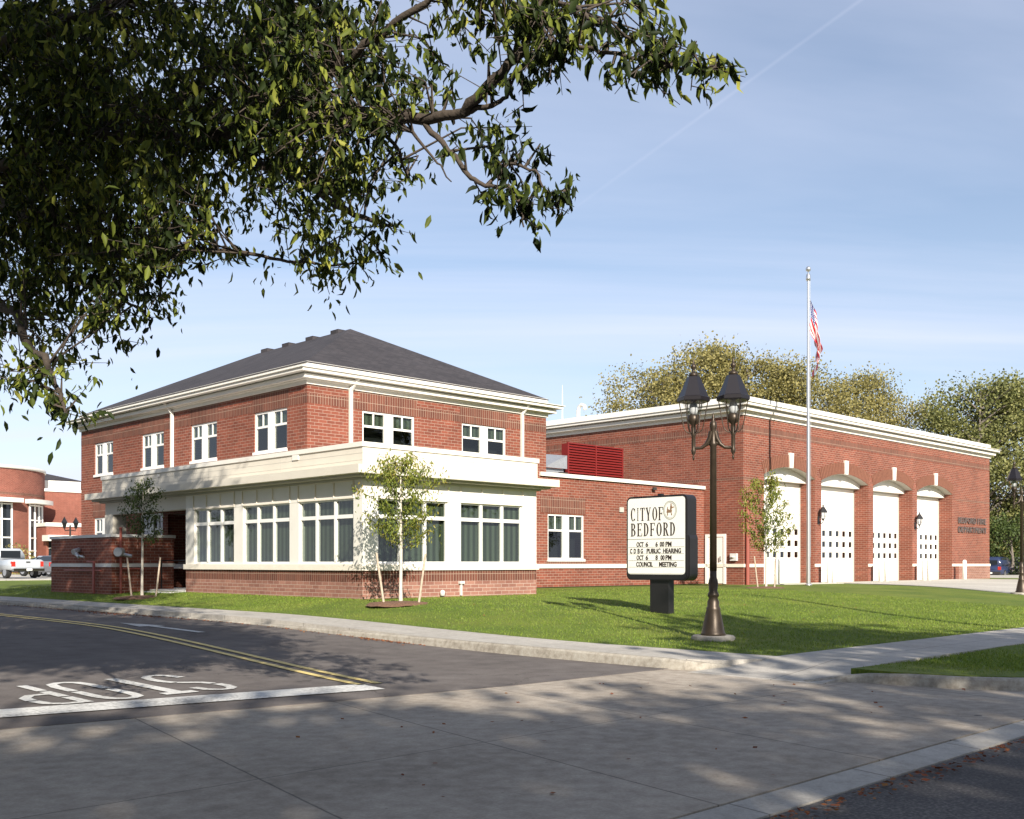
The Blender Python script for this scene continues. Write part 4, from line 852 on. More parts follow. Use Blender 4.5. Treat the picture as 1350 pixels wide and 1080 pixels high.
# the seal
m = MB(); G_ = Glyph(m, .40, 2.30, .19, .19, fx); G_.ring(0, 0, .97, 1.1, .05, .05, 0, 360, 40); G_.ring(0, 0, .78, .9, .025, .025, 0, 360, 40)
for k in range(40):
    a = R_(9*k); G_.ring(.87*math.cos(a), 1.0*math.sin(a), .035, .05, .03, .045, 0, 360, 4)
S.part('seal_ring', m, M['seal'], fc)
m = MB(); G_ = Glyph(m, .40, 2.30, .19, .19, fx)
for a in ([(-.5,-.25),(-.1,-.3),(.25,-.2),(.3,.0),(-.05,.02),(-.25,.12),(-.42,.05)], [(.0,.0),(.2,.02),(.3,.35),(.2,.6),(.05,.55),(.02,.3)], [(.06,.6),(.2,.6),(.22,.74),(.1,.78)], [(-.4,-.25),(-.3,-.25),(-.32,-.62),(-.4,-.62)], [(.1,-.25),(.2,-.25),(.3,-.6),(.2,-.6)], [(-.45,.05),(-.32,.1),(-.28,.42),(-.36,.4)], [(.25,.2),(.55,.3),(.5,.42),(.26,.34)]): G_.quad(a)
S.part('seal_figure', m, M['sealbrown'], fc)
def plain_text(txt, x0, x1, z, h, bold=.022):
    cv = bpy.data.curves.new('t', 'FONT'); cv.body = txt; cv.size = 1; cv.extrude = .01; cv.offset = bold
    to = bpy.data.objects.new('t', cv); COL.objects.link(to); dgp = bpy.context.evaluated_depsgraph_get(); dgp.update()
    me = bpy.data.meshes.new_from_object(to.evaluated_get(dgp)); bpy.data.objects.remove(to)
    xs = [v.co.x for v in me.vertices]; ys = [v.co.y for v in me.vertices]; a, b, c, d = min(xs), max(xs), min(ys), max(ys)
    return [(fx-.003-v.co.z*.2, -(x0+(v.co.x-a)/(b-a)*(x1-x0)), z+(v.co.y-c)/(d-c)*h) for v in me.vertices], [tuple(p.vertices) for p in me.polygons]
rowz = [1.495, 1.345, 1.195, 1.045]
for z, parts in zip(rowz, ([('OCT', -.54, -.34), ('6', -.28, -.21), ('6', .00, .06), ('00', .12, .24), ('PM', .28, .44)],
                     [('C', -.73, -.67), ('D', -.62, -.56), ('B', -.51, -.45), ('G', -.42, -.36), ('PUBLIC', -.25, .14), ('HEARING', .21, .70)],
                     [('OCT', -.54, -.34), ('6', -.28, -.21), ('8', .00, .06), ('00', .14, .25), ('PM', .28, .44)],
                     [('COUNCIL', -.55, -.08), ('MEETING', .10, .58)])):
    for tx, a, b in parts: m = MB(); m.add(*plain_text(tx, a, b, z, .108)); S.part('line_lettering', m, M['ink'], fc)
# ================================================================ foliage
rng = np.random.default_rng(7)
def leaves(cent, size, droop=.0, kind='leaf', out=None, up=None):
    """leaf geometry at the given points: returns verts, faces (numpy)"""
    n = len(cent); c = np.asarray(cent, float); sz = np.asarray(size, float)
    if sz.ndim == 0: sz = np.full(n, float(sz))
    d = rng.normal(size=(n, 3)); d[:, 2] -= droop*2.2; d /= np.linalg.norm(d, axis=1)[:, None]
    r = rng.normal(size=(n, 3)); s = np.cross(d, r); s /= np.linalg.norm(s, axis=1)[:, None]; nn = np.cross(d, s)
    L_ = sz[:, None]; wd = .175 if kind == 'leaf' else .36
    fold = .10*L_
    if kind == 'leaf':
        tip = c+d*L_+nn*L_*rng.uniform(-.25, .05, (n, 1)); m1 = c+d*L_*.32; m2 = c+d*L_*.7+nn*L_*.02
        V = np.stack([c, m1+s*L_*wd+nn*fold, m2+s*L_*wd*.72+nn*fold, tip, m2-s*L_*wd*.72+nn*fold, m1-s*L_*wd+nn*fold, m1, m2], 1)
        F = [(0,6,1),(6,7,2,1),(7,3,2),(0,5,6),(6,5,4,7),(7,4,3)]
    else:
        V = np.stack([c-d*L_*.5, c+s*L_*wd+nn*fold, c+d*L_*.5, c-s*L_*wd-nn*fold*.4], 1); F = [(0,1,2,3)]
    return V, F
def leaf_mesh(V, F, name, material):
    n, k = V.shape[:2]; me = bpy.data.meshes.new(name); me.vertices.add(n*k); me.vertices.foreach_set('co', V.reshape(-1).astype(np.float32))
    lens = [len(f) for f in F]; flat = np.array([i for f in F for i in f]); idx = (np.arange(n)[:, None]*k+flat[None]).reshape(-1)
    me.loops.add(len(idx)); me.loops.foreach_set('vertex_index', idx.astype(np.int32)); tl = np.tile(lens, n); st = np.concatenate([[0], np.cumsum(tl)[:-1]])
    me.polygons.add(len(tl)); me.polygons.foreach_set('loop_start', st.astype(np.int32))
    try: me.polygons.foreach_set('loop_total', tl.astype(np.int32))
    except Exception: pass
    me.update(calc_edges=True); me.validate(); me.materials.append(material); return me
def obj_at(name, me, loc=(0,0,0), parent=None, rz=0):
    o = bpy.data.objects.new(name, me); COL.objects.link(o); o.location = loc; o.rotation_euler = (0,0,rz)
    if parent: o.parent = parent
    return o
